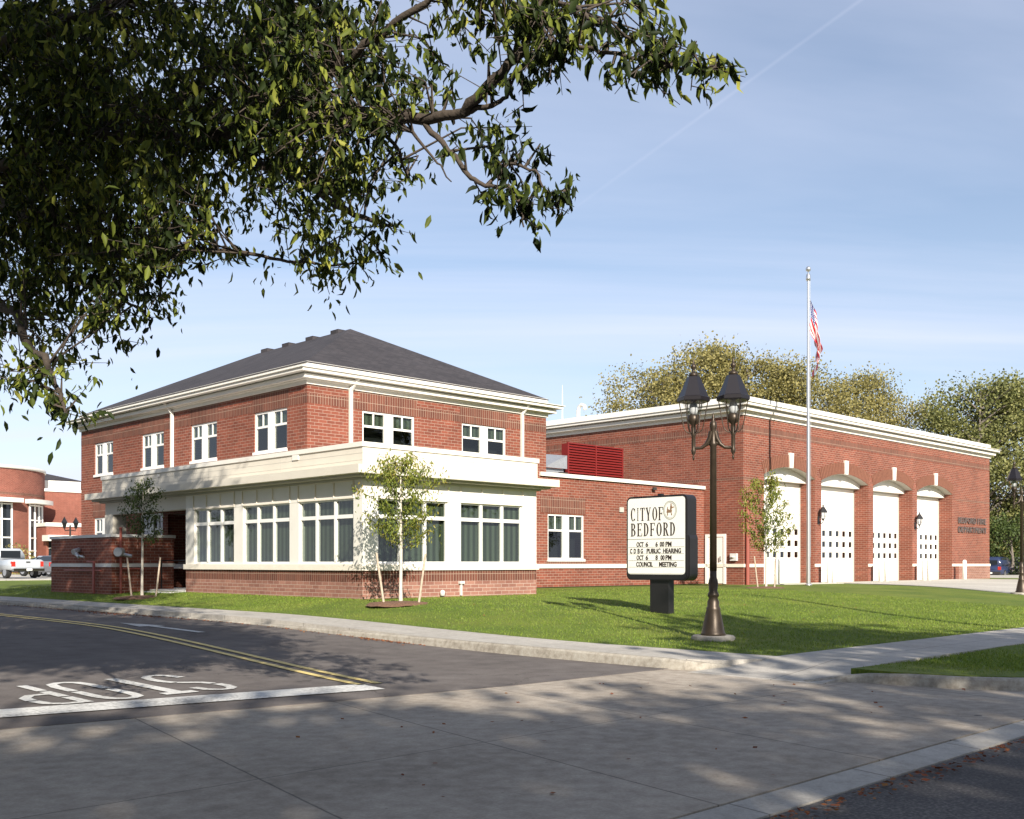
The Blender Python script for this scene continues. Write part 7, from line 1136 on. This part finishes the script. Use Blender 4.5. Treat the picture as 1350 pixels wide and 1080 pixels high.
m = MB(); m.box(wu, wu+26, wv, wv+25, -.2, 8.0); H_.part('wall', m, M['far_brick']); m = MB(); m.box(wu-.05, wu+26.1, wv-.12, wv+25, 8.0, 8.28); m.box(wu+.3, wu+5, wv+1.5, wv+8, 8.28, 9.2); H_.part('coping', m, M['trim'])
m = MB(); m.add([(wu-10,wv+6,9.2),(wu+10,wv+6,9.2),(wu+10,wv+26,9.2),(wu-10,wv+26,9.2),(wu-1,wv+16,12.0),(wu+1,wv+16,12.0)], [(0,1,5,4),(1,2,5),(2,3,4,5),(3,0,4)]); H_.part('roof', m, M['shingle'])
bu, bv = UVof(-43.5, 99.2)
m = MB(); m.box(bu-.3, bu+16, bv, bv+2.8, -.2, 4.4); H_.part('porch_wall', m, M['far_brick']); m = MB(); m.box(bu-.4, bu+16, bv-.12, bv+2.8, 4.4, 4.75); m.box(bu-.7, bu+14, bv-1.6, bv, 3.0, 3.55); H_.part('entrance_canopy', m, M['trim'])
f = MB(); 
for k in range(6): f.box(bu+.9+k*2.0, bu+.9+k*2.0+.9, bv-.05, bv, .6, 3.0)
H_.part('window_pier', f, M['trim'])
f = MB(); f.box(bu-.1, bu+12, bv-.02, bv-.01, .8, 3.0); fo = H_.part('window', f, M['carglass']); f = MB(); f.box(bu-.1, bu+12, bv-.07, bv-.021, 2.3, 2.4); f.box(bu-.1, bu+12, bv-.12, bv-.03, .55, .8); H_.part('transom', f, M['frame'], fo)
# small lantern and shrubs before it
Ft = T('street_lamp', 'small dark street lamp far behind the low screen wall at the left', 'street lamp', *UVof(-26.4, 63), 0, 0, 'bronze street lamps', loc=True)
m = MB(); m.tube([(0,0,0),(0,0,3.2)], [.08,.05], 8); Ft.part('post', m, M['black']); m = MB()
for s in (-1, 1): m.tube([(0,0,2.9),(s*.3,0,2.85),(s*.34,0,3.0)], .03, 6); m.lathe([(0,3.0),(.07,3.0),(.15,3.3),(.2,3.32),(.08,3.55),(0,3.7)], s*.34, 0, 6, sm=False)
Ft.part('lantern', m, M['black'])
def shrub(label, X, Y, r, matn, n=700, h=None):
    P = rng.normal(size=(n,3)); P /= np.linalg.norm(P, axis=1)[:, None]; P *= (rng.uniform(.4, 1, (n,1)))*r; P[:, 2] = np.abs(P[:, 2])*(h or 1); V, F = leaves(P, rng.uniform(.12, .22, n), kind='quad')
    o = obj_at('shrub', leaf_mesh(V, F, 'shrub', M[matn]), (X, Y, 0)); props(o, label, 'shrub')
shrub('bright yellow-green shrub at the left edge by the round building', -40.5, 86, 1.9, 'leaf_yellow', 1500, 1.4)
shrub('low green shrub behind the white pickup by the distant building', -36, 88, 1.2, 'leaf_green')
shrub('small green shrub under the distant building windows', -38.5, 89, 1.0, 'leaf_sapling')
Hs = T('house', 'pale house glimpsed between the trees beyond the parked blue car', 'house', *UVof(46.5, 101), -.3, -TH, loc=True)
m = MB(); m.box(-2.2, 3, -3, 3, 0, 2.6); Hs.part('wall', m, M['house']); m = MB(); m.add([(-2.6,-3.4,2.6),(3.4,-3.4,2.6),(3.4,3.4,2.6),(-2.6,3.4,2.6),(-2.6,0,4.2),(3.4,0,4.2)], [(0,1,5,4),(2,3,4,5),(0,4,3),(1,2,5)]); Hs.part('roof', m, M['shingle'])
m = MB(); m.box(-.4, .4, -3.02, -3.0, .9, 2.0); Hs.part('window', m, M['carglass'])
